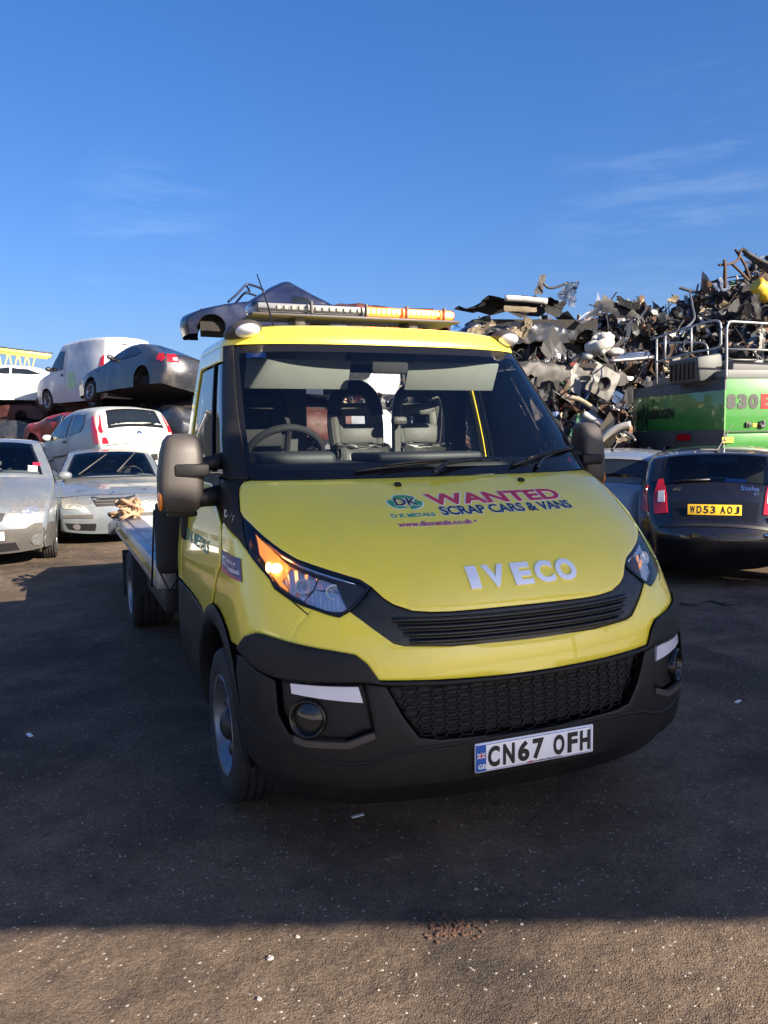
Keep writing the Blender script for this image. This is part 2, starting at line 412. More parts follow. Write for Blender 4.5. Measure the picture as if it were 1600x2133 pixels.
# wheel arch trims: a ring round the wheel
for sg in (-1, 1):
    bm = NB(); rows = []
    for i in range(31):
        a = R(-8 + 196 * i / 30); row = []
        for rr, dx in ((.52, .010), (.50, .018), (.465, .020), (.44, .012), (.43, -.03), (.43, -.20)):
            y, z = .98 + rr * cos(a), .36 + rr * sin(a)
            p = S(-tY(y, z) if y > .55 else 1.0, max(z, .2)) if y > .45 else S(1.0, max(z, .2))
            row.append(bm.verts.new((sg * (p.x + dx), y, z)))
        rows.append(row)
    for A, B in zip(rows, rows[1:]):
        for k in range(5): bm.faces.new((A[k], B[k], B[k + 1], A[k + 1]) if sg > 0 else (B[k], A[k], A[k + 1], B[k + 1]))
    obj('wheel_arch_trim', bm, 'black_plastic', truck, angle=60)
# black cover between headlight, hood and windscreen; A pillars
cover = [(-.828, 1.235), (-.808, 1.168), (-.765, 1.135), (-.80, 1.162), (-.891, 1.212), (-1.08, 1.253), (-1.075, 1.34), (-.965, 1.43), (-.71, 1.43), (-.745, 1.428), (-.792, 1.41), (-.824, 1.37), (-.846, 1.312), (-.83, 1.29)]
cover = [(-.828, 1.235), (-.806, 1.166), (-.768, 1.137), (-.80, 1.162), (-.891, 1.212), (-1.08, 1.253), (-1.085, 1.30), (-1.04, 1.43), (-.70, 1.4315), (-.75, 1.4285), (-.795, 1.409), (-.824, 1.372), (-.846, 1.314), (-.828, 1.29)]
cov = panel('pillar_cover', cover, 'black_plastic', .001, .025, inset=.004, both=True)
panel('windscreen_pillar', [(-.705, 1.436), (-.948, 1.436), (-.905, 1.70), (-.90, 2.066), (-.765, 2.066), (-.735, 1.73)], 'black_plastic', .006, .05, both=True)
mp = ty([(1.17, 1.305), (1.30, 1.395), (1.98, 1.395), (1.98, 1.452), (1.06, 1.452), (1.02, 1.436)])
panel('window_sill_trim', [(-1.09, 1.31), (-1.045, 1.436), (-.955, 1.446), (-1.9, 1.452), (-1.9, 1.405), (-1.22, 1.405)], 'black_plastic', .002, .03, inset=.004, both=True)
panel('window_divider', [(-1.16, 1.455), (-1.205, 1.455), (-1.185, 1.99), (-1.15, 1.99)], 'black_plastic', .004, .03, inset=.003, both=True)
panel('quarter_window', [(-.955, 1.455), (-1.158, 1.455), (-1.148, 1.985), (-.925, 1.985), (-.92, 1.70)], 'side_glass', -.006, 0, inset=.012, both=True, mats=['side_glass', 'gloss_black'], ring=1)
panel('door_window', [(-1.207, 1.455), (-1.86, 1.455), (-1.86, 1.985), (-1.187, 1.985)], 'side_glass', -.006, 0, inset=.012, both=True, mats=['side_glass', 'gloss_black'], ring=1)
panel('door_frame', [(-.905, 1.99), (-1.86, 1.99), (-1.86, 1.455), (-2.0, 1.43), (-2.0, 2.068), (-.905, 2.068)], 'yellow', .003, .04, both=True)
panel('door_lining', [(-.955, 2.0), (-1.85, 2.0), (-1.85, 1.455), (-1.98, 1.43), (-1.98, 2.06), (-.955, 2.06)], 'cab_lining', -.05, 0, inset=0, both=True)
panel('door_lining', ty([(1.25, .75), (2.1, .75), (2.1, 1.43), (1.25, 1.43)]), 'cab_lining', -.06, 0, inset=0, both=True)
scr = [(0, 1.4335), (-.4, 1.4335), (-.69, 1.435), (-.71, 1.46), (-.732, 1.73), (-.758, 2.03), (-.73, 2.062), (-.4, 2.066), (0, 2.066)]
panel('windscreen', mir(scr), None, 0, .0, inset=.038, mats=['windscreen_glass', 'gloss_black'], ring=1, soft=0)
# roof
bm = NB(); rows = []
ring = [S(-2 + 4 * i / 64, 2.07) for i in range(65)] + [Vector((.83 * (1 - 2 * k / 12), YB, 2.07)) for k in range(1, 12)]
cc = Vector((0, 1.78, 2.07))
for s, dz in ((1.0, 0.), (1.0, .012), (.985, .035), (.955, .060), (.90, .083), (.80, .102), (.6, .118), (.3, .126), (0.02, .128)):
    rows.append([bm.verts.new(cc + (p - cc) * s + Vector((0, 0, dz))) for p in ring])
for A, B in zip(rows, rows[1:]):
    for k in range(len(ring)): bm.faces.new((A[k], A[(k + 1) % len(ring)], B[(k + 1) % len(ring)], B[k]))
bm.faces.new(rows[-1]); roof = obj('roof', bm, 'yellow', truck, angle=60)
for sg in (-1, 1):     # marker lamps on the roof corners
    bm = NB(); ball(bm, (sg * .735, 1.49, 2.135), (.085, .13, .048), 20, 12, (R(-12), 0, sg * R(-14))); m = obj('roof_marker_lamp', bm, 'grey_plastic', truck)
    bm = NB(); ball(bm, (sg * .728, 1.415, 2.133), (.060, .072, .030), 16, 10, (R(-12), 0, sg * R(-14))); obj('marker_lens', bm, 'white_lens', m)
# black bumper and its fittings
LB = [(0, .714), (-.052, .716), (-.183, .724), (-.345, .737), (-.378, .80), (-.41, .832), (-.46, .843), (-.637, .871), (-.748, .886), (-.791, .887), (-.888, .862), (-.995, .80), (-1.02, .72), (-1.0, .60), (-.985, .45), (-.95, .385)]
LBb = [(-.70, .355), (-.5, .345), (-.217, .34), (0, .34)]
panel('bumper_upper_trim', mir([(-.02, .714)][:0] + [(0, .714), (-.183, .724), (-.345, .737), (-.378, .80), (-.41, .832), (-.46, .843), (-.637, .871), (-.748, .886), (-.791, .887), (-.888, .862), (-.995, .80), (-.93, .79), (-.80, .757), (-.70, .742), (-.39, .735), (-.33, .722), (-.18, .708), (0, .70)]), 'black_plastic', .016, .03, inset=.004)
house = [(-.705, .728), (-.395, .726), (-.372, .566), (-.455, .532), (-.60, .536), (-.66, .556), (-.70, .62)]
lowg = [(0, .695), (-.18, .703), (-.322, .712), (-.28, .61), (-.245, .535), (-.20, .52), (0, .505)]
bmp = mir([(0, .50), (-.20, .513), (-.25, .528), (-.288, .605), (-.33, .716), (-.385, .728), (-.368, .56), (-.452, .524), (-.605, .528), (-.668, .548), (-.712, .615), (-.716, .732), (-.80, .75), (-.93, .782), (-.995, .775), (-1.02, .70), (-1.0, .60), (-.985, .45), (-.95, .395), (-.70, .36), (-.5, .35), (-.217, .345), (0, .345)])
bumper = panel('bumper', bmp, 'black_plastic', .012, .045, inset=.006, du=.03, dv=.025)[0]
panel('bumper_valance', mir([(0, .338), (-.217, .338), (-.5, .343), (-.70, .352), (-.95, .388), (-.95, .30), (-.7, .255), (-.4, .235), (0, .23)]), 'black_plastic', -.02, .03)
# lower lip line of the bumper, with its chevron dips
for sg in (-1, 1):
    bm = NB(); tube(bm, [Sn(sg * t, z)[0] + Sn(sg * t, z)[1] * .013 for t, z in smooth_path([(.93, .56, 0), (.80, .53, 0), (.67, .499, 0), (.464, .447, 0), (.36, .46, 0), (.305, .481, 0), (.15, .494, 0), (0, .496, 0)], 5) for t, z in [(t, z)]] if False else
         [Sn(sg * p.x, p.y)[0] + Sn(sg * p.x, p.y)[1] * .010 for p in smooth_path([(.93, .56, 0), (.80, .53, 0), (.67, .499, 0), (.464, .447, 0), (.36, .46, 0), (.305, .481, 0), (.15, .494, 0), (.0, .496, 0)], 5)], .007)
    obj('bumper_crease', bm, 'black_plastic', bumper)
# honeycomb lower grille
lg = panel('lower_grille', mir(lowg), 'black_plastic', -.030, 0)[0]
bm = NB(); hx = .060
for i in range(-11, 12):
    for j in range(7):
        x = i * hx * .88; z = .515 + j * hx * .5 * 1.9 / 2 + (hx * .24 if i % 2 else 0)
        lim = .46 + (z - .53) * .62
        if abs(x) > lim - .02 or z > .705 or z < .515: continue
        P = [SX(x + hx * .57 * cos(R(60 * k)), z + hx * .44 * sin(R(60 * k))) for k in range(6)]
        tube(bm, [p + n * -.025 for p, n in P], .0035, 4, closed=True)
obj('grille_mesh', bm, 'black_plastic', lg)
# fog lamp housings
hs_ = panel('fog_lamp_housing', house, 'black_plastic', -.014, .0, both=True)
for sg, hp in ((-1, hs_[0]), (1, hs_[1])):
    p = [(sg * -t, z) for t, z in [(-.65, .727), (-.41, .720), (-.398, .664), (-.47, .672), (-.648, .692)]]
    bm = polygrid(p, .03, .02, .004); wrap(bm, Sn, .002, .03); obj('daytime_lamp', bm, 'white_lens', truck, angle=50)
    p0, n0 = Sn(sg * .588, .605); M = Matrix.Translation(p0 + n0 * .004) @ n0.to_track_quat('X', 'Z').to_matrix().to_4x4()
    bm = NB(); lathe(bm, [(.070, -.03), (.070, .002), (.066, .006), (.060, .002), (.056, -.02), (.03, -.034), (0, -.036)], M, 32); fo = obj('fog_lamp', bm, 'gloss_black', truck, angle=50)
    bm = NB(); lathe(bm, [(.052, -.016), (.03, -.008), (0, -.002)], M, 24); obj('fog_lens', bm, 'dark_glass', fo)
    # chevron ledge under the fog lamp
    q = [(sg * -t, z) for t, z in [(-.64, .545), (-.60, .532), (-.455, .528), (-.372, .562), (-.368, .540), (-.45, .505), (-.60, .508), (-.645, .522)]]
    bm = polygrid(q, .03, .02, .003); wrap(bm, Sn, .019, .02); obj('fog_lamp_ledge', bm, 'grey_plastic', truck, angle=50)
# upper grille: recessed back, black surround and four louvres
sur = lip + gin + grbot
panel('grille_surround', mir(sur), 'grille_black', -.004, .03, inset=.012)
for k in range(4):
    bm = NB(); rows = []
    zc = .862 + k * .0245; ext = .255 + k * .013
    for i in range(41):
        t = -ext + 2 * ext * i / 40; fade = min(1, (ext - abs(t)) / .03)
        z = zc + .012 * (abs(t) / .3) ** 2
        row = []
        for dz, o in ((-.011, -.004), (-.009, .010), (-.004, .020), (.003, .013), (.010, -.003)):
            p, n = Sn(t, z + dz); row.append(bm.verts.new(p + n * (-.004 + (o + .004) * fade + .001)))
        rows.append(row)
    for A, B in zip(rows, rows[1:]):
        for m in range(4): bm.faces.new((A[m], B[m], B[m + 1], A[m + 1]))
    obj('grille_louvre', bm, 'grille_black', truck, angle=70)
# headlights: housing, reflectors, clear lens
HL = [(-.338, 1.056)] + headup + list(reversed(headlo)) + [(-.409, .979), (-.366, 1.022)]
for sg in (-1, 1):
    p = [(sg * -t, z) for t, z in HL]
    bm = polygrid(p, .03, .025, .006); wrap(bm, Sn, -.055, 0); h = obj('headlight', bm, 'lamp_dark', truck, angle=50)
    bm = polygrid(p, .03, .025, .010, 1); wrap(bm, Sn, .001, .06, rim_mi=1); obj('headlight_lens', bm, ['lamp_glass', 'gloss_black'], h, angle=50)
    # faceted reflectors, fluted main lamp, indicator chamber
    def facets(poly, name, mat, base, amp, freq, du=.006, dv=.02):
        b = polygrid([(sg * -t, z) for t, z in poly], du, dv)
        def fn(t, z):
            p, n = Sn(t, z); a = abs(t); return p + n * (amp * math.sin(a * freq + z * 14)) , n
        wrap(b, fn, base, 0); return obj(name, b, mat, h, angle=60)
    facets([(-.415, .985), (-.49, .985), (-.555, 1.008), (-.565, 1.02), (-.52, 1.06), (-.43, 1.05), (-.405, 1.01)], 'reflector', 'lamp_reflector', -.034, .004, 420)
    facets([(-.43, 1.056), (-.522, 1.066), (-.50, 1.102), (-.435, 1.082)], 'upper_reflector', 'lamp_reflector', -.04, .003, 90, .012)
    facets([(-.528, 1.064), (-.572, 1.022), (-.628, 1.045), (-.655, 1.085), (-.60, 1.135), (-.505, 1.106)], 'side_reflector', 'lamp_reflector', -.04, .005, 150, .01)
    facets([(-.635, 1.05), (-.68, 1.072), (-.735, 1.135), (-.78, 1.18), (-.79, 1.25), (-.70, 1.205), (-.64, 1.165), (-.605, 1.138), (-.66, 1.087)], 'indicator_reflector', 'amber_soft' if sg < 0 else 'lamp_reflector', -.042, .004, 160, .01)
    for t_, z_, r_ in ((.455, 1.055, .030), (.565, 1.072, .030)):
        p0, n0 = Sn(sg * t_, z_); M = Matrix.Translation(p0 + n0 * -.036) @ (n0 + Vector((0, -.8, 0))).normalized().to_track_quat('X', 'Z').to_matrix().to_4x4()
        b = NB(); lathe(b, [(0, -.02), (r_ * .6, -.014), (r_, .012), (r_ * 1.03, .008)], M, 24); bo = obj('lamp_bowl', b, 'lamp_reflector', h, angle=60)
        b = NB(); ball(b, M @ Vector((-.006, 0, 0)), (.011, .011, .011), 12, 8); obj('bulb', b, 'white_lens', h)
    if sg < 0:
        b = NB(); p0, n0 = Sn(-.675, 1.128); ball(b, p0 + n0 * -.030, (.024, .020, .020)); obj('indicator_bulb', b, 'amber_lit', h)
        b = NB(); p0, n0 = Sn(-.72, 1.13); ball(b, p0 + n0 * -.034, (.012, .014, .020)); obj('indicator_bulb', b, 'amber_lit', h)
    else:
        for k in range(2):
            b = NB(); tube(b, [Sn(.43 + .016 * i + .006 * k, 1.055 + .010 * i - .02 * k)[0] + Sn(.43, 1.05)[1] * -.02 for i in range(4)], .004, 6); obj('indicator_bulb', b, 'amber_soft', h)
    b = NB(); tube(b, [Sn(sg * t, z)[0] + Sn(sg * t, z)[1] * -.014 for t, z in [(.36, 1.066), (.42, 1.088), (.49, 1.112), (.56, 1.136), (.62, 1.165), (.69, 1.205), (.75, 1.245)]], .006, 6)
    obj('lamp_bezel', b, 'chrome', h)
    b = polygrid([(sg * -t, z) for t, z in [(-.345, 1.05), (-.37, 1.073), (-.425, 1.09), (-.44, 1.07), (-.42, 1.0), (-.412, .99), (-.372, 1.025)]], .02, .02, .004); wrap(b, Sn, -.012, .02); obj('lamp_bezel', b, 'grey_plastic', h)
# number plate
PN = plane_fn((.005, -.020, .428), (1, 0, 0), (0, 0, 1))
PX = lambda u, v: PN(u, v)
bm = NB(); bx(bm, (.005, -.0135, .428), (.520, .012, .111), bevel=.006, seg=3); np_ = obj('number_plate', bm, 'plate_white', truck)
bm = NB(); bx(bm, (-.233, -.0205, .428), (.042, .0024, .100)); bb = obj('plate_band', bm, 'plate_blue', np_)
ch = 'CN67OFH'; xs = [-.206, -.142, -.078, -.014, .078, .142, .196]; ws = [.05, .05, .05, .05, .05, .046, .05]
for cch, x0, w_ in zip(ch, xs, ws): text_on('plate_character', cch, PX, x0 - .003 if cch != 'H' else x0, x0 + w_ - .003, -.0395, .0395, 'ink', np_, .0012, .0008, .042)
text_on('plate_lettering', 'GB', PX, -.250, -.218, -.040, -.022, 'white_ink', bb, .0032, .0008, .03)
text_on('plate_lettering', 'AIMS', PX, -.045, -.012, -.050, -.043, 'red_ink', np_, .0014, .0006, .03, shear=.3)
text_on('plate_lettering', 'tel. 07903175084  PE12 8PH', PX, -.008, .115, -.0495, -.044, 'ink', np_, .0014, .0006, .01)
bm = NB()
for c0, s0 in (((.02, -.0196, .428 + .049), (.46, .0014, .0022)), ((.02, -.0196, .428 - .049), (.46, .0014, .0016)), ((.252, -.0196, .428), (.0022, .0014, .098))): bx(bm, c0, s0)
obj('plate_border', bm, 'plate_blue', np_)
bm = NB(); fx, fz = -.233, .428 + .011       # union flag
for s0, mi_, y0 in (((.036, .0012, .024), 0, -.0225), ((.036, .0014, .007), 1, -.0230), ((.008, .0014, .024), 1, -.0230), ((.036, .0014, .0036), 2, -.0236), ((.0042, .0014, .024), 2, -.0236)): bx(bm, (fx, y0, fz), s0, mi=mi_)
for a in (33, -33):
    bx(bm, (fx, -.02265, fz), (.038, .0012, .0036), Matrix.Rotation(R(a), 3, 'Y'), mi=1)
obj('plate_flag', bm, ['plate_blue', 'white_ink', 'red_ink'], bb, smooth=False)
# bonnet lettering
text_on('decal', 'WANTED', SX, -.195, .468, 1.3195, 1.3600, 'red_ink', hood, .0065, .0008, .035, ('white_ink', .03), grid=(.03, .01))
text_on('decal', 'SCRAP CARS & VANS', SX, -.172, .480, 1.2825, 1.3135, 'navy_ink', hood, .0065, .0008, .028, ('white_ink', .03), grid=(.03, .01))
text_on('decal', 'D K METALS', SX, -.390, -.205, 1.2815, 1.2945, 'teal_ink', hood, .0065, .0008, .02, ('white_ink', .02), grid=(.03, .01))
text_on('decal', 'www.dkmetals.co.uk \u2022', SX, -.385, -.045, 1.2495, 1.2660, 'magenta_ink', hood, .0065, .0008, .02, ('white_ink', .03), grid=(.03, .01))
def hood_xy(x, y):       # round emblem frame: x lateral, y 0..1 up
    return SX(-.297 + x, 1.334 + y * .0262 / .075)
for a0 in (90, 210, 330):        # three chasing arrows
    bm = NB()
    for mi_, g in ((0, 0.006), (1, 0)):
        o_, i_ = .074 + g, .040 - g; P = []
        for k in range(9): a = R(a0 - 52 + (78 + g * 300) * k / 8); P.append((o_ * cos(a), o_ * sin(a)))
        a = R(a0 + 58 + g * 400); P.append(((o_ + i_) / 2 * cos(a), (o_ + i_) / 2 * sin(a)))
        for k in range(8, -1, -1): a = R(a0 - 52 + (78 + g * 300) * k / 8); P.append((i_ * cos(a), i_ * sin(a)))
        q = polygrid(P, .02, .02); wrap(q, hood_xy, .0053 + .0012 * mi_, .0008)
        for f in q.faces: f.material_index = mi_
        me = bpy.data.meshes.new('t'); q.to_mesh(me); q.free(); bm.from_mesh(me); bpy.data.meshes.remove(me)
    obj('emblem_arrow', bm, ['white_ink', 'green_ink'], hood, smooth=False)
text_on('emblem_lettering', 'DK', SX, -.345, -.245, 1.3215, 1.3475, 'ink', hood, .0085, .001, .02, ('white_ink', .035), grid=(.03, .01), shear=.1)
for ch_, a, b_ in (('I', -.200, -.157), ('V', -.132, -.040), ('E', -.008, .074), ('C', .092, .178), ('O', .190, .286)):
    bm, bb_ = text_bm(ch_, .045)
    for v in bm.verts: v.co = (a + v.co.x * (b_ - a), 1.030 + v.co.y * .075, 0)
    cut_grid(bm, .02, .02); wrap(bm, SX, .011, .008); obj('badge_letter', bm, 'badge_silver', truck, smooth=False)
for x in (-.27, .345):
    bm = NB(); p, n = SX(x, 1.396); bx(bm, p + n * .010, (.028, .024, .016), n.to_track_quat('Z', 'Y').to_matrix(), .005); obj('washer_nozzle', bm, 'black_plastic', truck)
# side lettering
text_on('decal', 'D K METALS', SY, 1.845, 1.19, 1.078, 1.140, 'teal_ink', doors[0], .006, .0008, .02, grid=(.1, .1), slope=.0)
def fbfn(u, v): return Sn(-1.105 + u * .235, 1.052 + v * .085 - .0 * u)
q = polygrid([(0, 0), (1, 0), (1, 1), (0, 1)], .1, .25); wrap(q, fbfn, .004, .001); stk = obj('sticker', q, 'sticker_purple', fen_l, smooth=False)
q = polygrid([(0, 0), (1, 0), (1, .10), (.55, .16), (0, .30)], .1, .25); wrap(q, fbfn, .0052, .0005); obj('sticker_flash', q, 'sticker_pink', stk, smooth=False)
q = polygrid([(.08, .35), (.27, .35), (.27, .80), (.08, .80)], .1, .25); wrap(q, fbfn, .0052, .0005); obj('sticker_logo', q, 'white_ink', stk, smooth=False)
text_on('sticker_lettering', 'f', fbfn, .15, .25, .36, .74, 'sticker_purple', stk, .0066, .0004, .04, grid=(.1, .3))
text_on('sticker_lettering', 'Find us on', fbfn, .34, .78, .60, .80, 'white_ink', stk, .0054, .0004, .01, grid=(.1, .3))
text_on('sticker_lettering', 'Facebook', fbfn, .34, .95, .26, .50, 'white_ink', stk, .0054, .0004, .02, grid=(.1, .3))
text_on('badge_lettering', 'Daily', lambda u, v: Sn(-1.03 + u * .14, 1.268 + v * .04 - u * .006), 0, 1, 0, 1, 'chrome', cov[0], .006, .003, .02, grid=(.2, .5), shear=.3)
# door handles
for sg in (-1, 1):
    bm = NB(); bx(bm, (sg * .985, 1.90, 1.17), (.05, .10, .20), bevel=.02); obj('door_handle', bm, 'black_plastic', truck)
# mirrors on two arms
def mirror(sg):
    bm = NB(); cx = sg * (1.11 if sg < 0 else 1.07); rows = []; K = .86 if sg < 0 else .66; dz = 0 if sg < 0 else .035
    prof = [(1.285, .075, .07), (1.30, .098, .09), (1.36, .115, .105), (1.45, .118, .11), (1.55, .108, .105), (1.605, .092, .09), (1.63, .068, .06), (1.637, .03, .03)]
    for z, hw, dp in prof:
        r = []
        for k in range(24):
            a = 2 * pi * k / 24; ca, sa = cos(a), sin(a)
            x = cx + K * hw * math.copysign(abs(ca) ** .42, ca) + sg * (1.45 - z) * .05
            y = 1.17 + (dp * math.copysign(abs(sa) ** .6, sa) if sa < 0 else .03 * math.copysign(abs(sa) ** .4, sa))
            r.append(bm.verts.new((x, y, z + dz)))
        rows.append(r)
    for A, B in zip(rows, rows[1:]):
        for k in range(24): bm.faces.new((A[k], A[(k + 1) % 24], B[(k + 1) % 24], B[k]))
    bm.faces.new(rows[0][::-1]); bm.faces.new(rows[-1])
    m = obj('door_mirror', bm, 'grey_plastic', truck, angle=60)
    bm = NB(); bx(bm, (cx + sg * (-.045), 1.10, 1.475), (.15, .12, .055), (0, 0, sg * R(10)), .012)
    tube(bm, [(cx - sg * .05, 1.12, 1.485), (sg * .99, 1.12, 1.50), (sg * .90, 1.16, 1.515)], [.035, .034, .04], 10)
    tube(bm, [(cx - sg * .02, 1.14, 1.325), (sg * 1.03, 1.12, 1.345), (sg * .90, 1.14, 1.36)], [.035, .04, .055], 10)
    obj('mirror_arm', bm, 'black_plastic', m)
    bm = NB(); bx(bm, (cx, 1.20, 1.45 + dz), (.17 * K, .012, .26), bevel=.005); obj('mirror_glass', bm, 'chrome', m)
    bm = NB(); ball(bm, (cx + sg * .112 * K, 1.125, 1.34 + dz), (.012, .04, .045)); obj('mirror_indicator', bm, 'amber', m)
    bm = NB(); bx(bm, (cx, 1.16, 1.28 + dz), (.15 * K, .10, .03), bevel=.012); obj('mirror_base', bm, 'black_plastic', m)
mirror(-1); mirror(1)
# wipers
for pts in ([(-.08, .71, 1.437), (.02, .755, 1.475), (.20, .79, 1.485)], [(.50, .78, 1.44), (.56, .84, 1.475), (.66, .90, 1.50)]):
    bm = NB(); tube(bm, smooth_path([Vector(p) + Vector((0, -.03, .015)) for p in pts], 6), .010, 8); w_ = obj('wiper', bm, 'gloss_black', truck)
for a, b_ in (((-.42, 1.455), (.30, 1.485)), ((.36, 1.46), (.90, 1.535))):
    bm = NB(); P = []
    for i in range(13):
        s = i / 12; x, z = a[0] + (b_[0] - a[0]) * s, a[1] + (b_[1] - a[1]) * s + .012 * sin(pi * s); p, n = SX(max(-.9, min(.86, x)), z); P.append(p + n * .014)
    tube(bm, P, .008, 6); tube(bm, [p + Vector((0, -.012, .010)) for p in P[2:11]], .006, 6); obj('wiper_blade', bm, 'gloss_black', truck)
# stickers inside the screen
bm = polygrid([(-.66, 2.0), (-.53, 2.0), (-.53, 2.035), (-.66, 2.035)], .05, .05); wrap(bm, Sn, -.003); obj('screen_sticker', bm, 'sky_blue_sticker', truck)
bm = polygrid([(.57, 1.475), (.61, 1.475), (.61, 1.495), (.57, 1.495)], .05, .05); wrap(bm, Sn, -.003); obj('screen_sticker', bm, 'red_ink', truck)
# ---- cab interior
bm = NB(); bx(bm, (0, 1.24, 1.32), (1.70, .62, .34), bevel=.05, seg=3); bx(bm, (.05, 1.17, 1.51), (.55, .40, .045), bevel=.015); bx(bm, (-.30, 1.02, 1.46), (.9, .10, .03), bevel=.01)
bx(bm, (-.56, 1.28, 1.50), (.40, .24, .09), bevel=.035, seg=3); obj('dashboard', bm, 'dash', truck, angle=50)
bm = NB(); c0 = Vector((-.54, 1.50, 1.50)); Mx = Matrix.Translation(c0) @ Matrix.Rotation(R(-52), 4, 'X')
tube(bm, [Mx @ Vector((.205 * cos(2 * pi * k / 36), .205 * sin(2 * pi * k / 36), 0)) for k in range(36)], .019, 10, closed=True)
for a in (0, 180, 270): tube(bm, [Mx @ Vector((.05 * cos(R(a)), .05 * sin(R(a)), -.03)), Mx @ Vector((.2 * cos(R(a)), .2 * sin(R(a)), 0))], .016, 8)
ball(bm, Mx @ Vector((0, 0, -.03)), (.08, .08, .04)); obj('steering_wheel', bm, 'seat_black', truck)
def seat(x, tall, cover):
    bm = NB(); bx(bm, (x, 1.86, 1.12), (.44, .13, .78), (R(-8), 0, 0), .05, 3); bx(bm, (x, 1.62, .86), (.44, .5, .16), bevel=.05, seg=3); o = obj('seat', bm, 'seat_black', truck, angle=50)
    bm = NB(); Mh = Matrix.Translation((x, 1.90, 1.735)) @ Matrix.Rotation(R(-8), 4, 'X'); zt = .17
    arch_ = [(-.125, -.19), (-.135, -.05), (-.115, .09), (-.06, .155), (0, .165), (.06, .155), (.115, .09), (.135, -.05), (.125, -.19)]
    tube(bm, [Mh @ p for p in smooth_path([(a, 0, b) for a, b in arch_], 5)], .036, 10)
    bx(bm, Mh @ Vector((0, 0, .035)), (.24, .05, .075), (R(-8), 0, 0), .02); bx(bm, Mh @ Vector((0, 0, -.115)), (.25, .07, .13), (R(-8), 0, 0), .025); bx(bm, Mh @ Vector((-.10, 0, -.03)), (.08, .05, .16), (R(-8), 0, 0), .02); bx(bm, Mh @ Vector((.10, 0, -.03)), (.08, .05, .16), (R(-8), 0, 0), .02); bx(bm, Mh @ Vector((0, 0, .135)), (.17, .05, .05), (R(-8), 0, 0), .02)
    obj('headrest', bm, 'seat_grey' if cover else 'seat_black', o)
    if cover:
        bm = NB(); tube(bm, [Mh @ p + Vector((0, -.01, 0)) for p in smooth_path([(-.13, 0, .0), (-.115, 0, .09), (-.06, 0, .155), (0, 0, .165), (.06, 0, .155), (.115, 0, .09), (.13, 0, 0)], 5)], .041, 10)
        if cover == 2: obj('headrest_pad', bm, 'seat_black', o)
        else: bm.free()
        bm = NB(); bx(bm, (x, 1.79, 1.36), (.33, .10, .42), (R(-8), 0, 0), .03, 3)
        bmesh.ops.subdivide_edges(bm, edges=bm.edges[:], cuts=3, use_grid_fill=True)
        for v in bm.verts: v.co += Vector((random.uniform(-.012, .012), random.uniform(-.014, .014), random.uniform(-.012, .012)))
        obj('seat_cover', bm, 'seat_cover', o, angle=70)
seat(-.56, 1, 0); seat(.0, 1, 2); seat(.40, 1, 1)
bm = NB(); bx(bm, (.215, 1.80, 1.45), (.035, .05, .5)); bx(bm, (.20, 1.72, 1.70), (.09, .06, .05), bevel=.02); obj('seat_belt_post', bm, 'seat_grey', truck)
for x0, x1 in ((-.74, -.20), (.12, .66)):
    bm = NB(); bx(bm, ((x0 + x1) / 2, 1.43, 1.93), (x1 - x0, .016, .16), (R(28), 0, 0), .006); obj('sun_visor', bm, 'visor', truck)
bm = NB(); bx(bm, (0, 1.80, 2.055), (1.56, .62, .02)); bx(bm, (0, 1.42, 2.055), (1.1, .14, .02)); bx(bm, (-.03, 1.40, 2.03), (.36, .12, .07), bevel=.015); obj('headlining', bm, 'cab_lining', truck)
bm = NB(); bx(bm, (-.04, 1.27, 1.955), (.20, .03, .06), bevel=.012); obj('rear_view_mirror', bm, 'seat_black', truck)
bm = NB()
for c0, s0 in (((0, 2.12, 1.04), (1.86, .03, .84)), ((-.53, 2.12, 1.76), (.60, .03, .60)), ((.65, 2.12, 1.76), (.36, .03, .60)), ((.12, 2.12, 1.50), (.70, .03, .08)), ((.12, 2.12, 2.03), (.70, .03, .06))): bx(bm, c0, s0)
obj('cab_back_wall', bm, 'cab_lining', truck)
bm = NB(); bx(bm, (0, 1.5, .62), (1.7, 1.25, .05)); bx(bm, (0, 1.02, .95), (1.6, .04, .7)); obj('cab_floor', bm, 'ink', truck)
bm = NB(); bx(bm, (0, .62, .62), (1.05, .8, .62)); bx(bm, (0, .5, .95), (1.15, .4, .3)); bx(bm, (0, .30, .62), (1.2, .2, .5)); obj('engine_bay', bm, 'ink', truck)
# ---- light bar, aerial
bm = NB(); bx(bm, (-.05, 1.76, 2.254), (1.20, .25, .016), bevel=.006); lb = obj('light_bar', bm, 'dark_steel', truck)
bm = NB(); bx(bm, (-.05, 1.76, 2.296), (1.18, .25, .054), bevel=.018, seg=3)
for v in bm.verts:
    if abs(v.co.x + .05) > .54: v.co.y = 1.76 + (v.co.y - 1.76) * .70
obj('bar_lens', bm, 'lamp_glass', lb)
bm = NB(); bx(bm, (-.05, 1.765, 2.294), (1.12, .18, .050), bevel=.01); obj('bar_core', bm, 'led_off', lb)
bm = NB(); bx(bm, (.26, 1.765, 2.294), (.53, .185, .054), bevel=.01); obj('bar_core', bm, 'amber_core', lb)
for x in (-.33, -.02, .22, .45): bm = NB(); bx(bm, (x, 1.64, 2.296), (.008, .03, .062)); obj('lens_joint', bm, 'grey_plastic', lb)
for mname, cells in (('visor', [-.50, -.46, -.42, -.38, -.29, -.25, -.21, -.17, -.13, -.09, -.05]), ('amber_led', [.005, .035, .065, .095, .125, .155, .185, .245, .275, .305, .335, .365, .395, .425])):
    for x in cells:
        bm = NB(); bx(bm, (x, 1.668, 2.296), (.021, .012, .024), bevel=.005); obj('light_module', bm, mname, lb)
bm = NB(); bx(bm, (.495, 1.685, 2.296), (.07, .03, .030), bevel=.006); obj('light_module', bm, 'amber_led', lb)
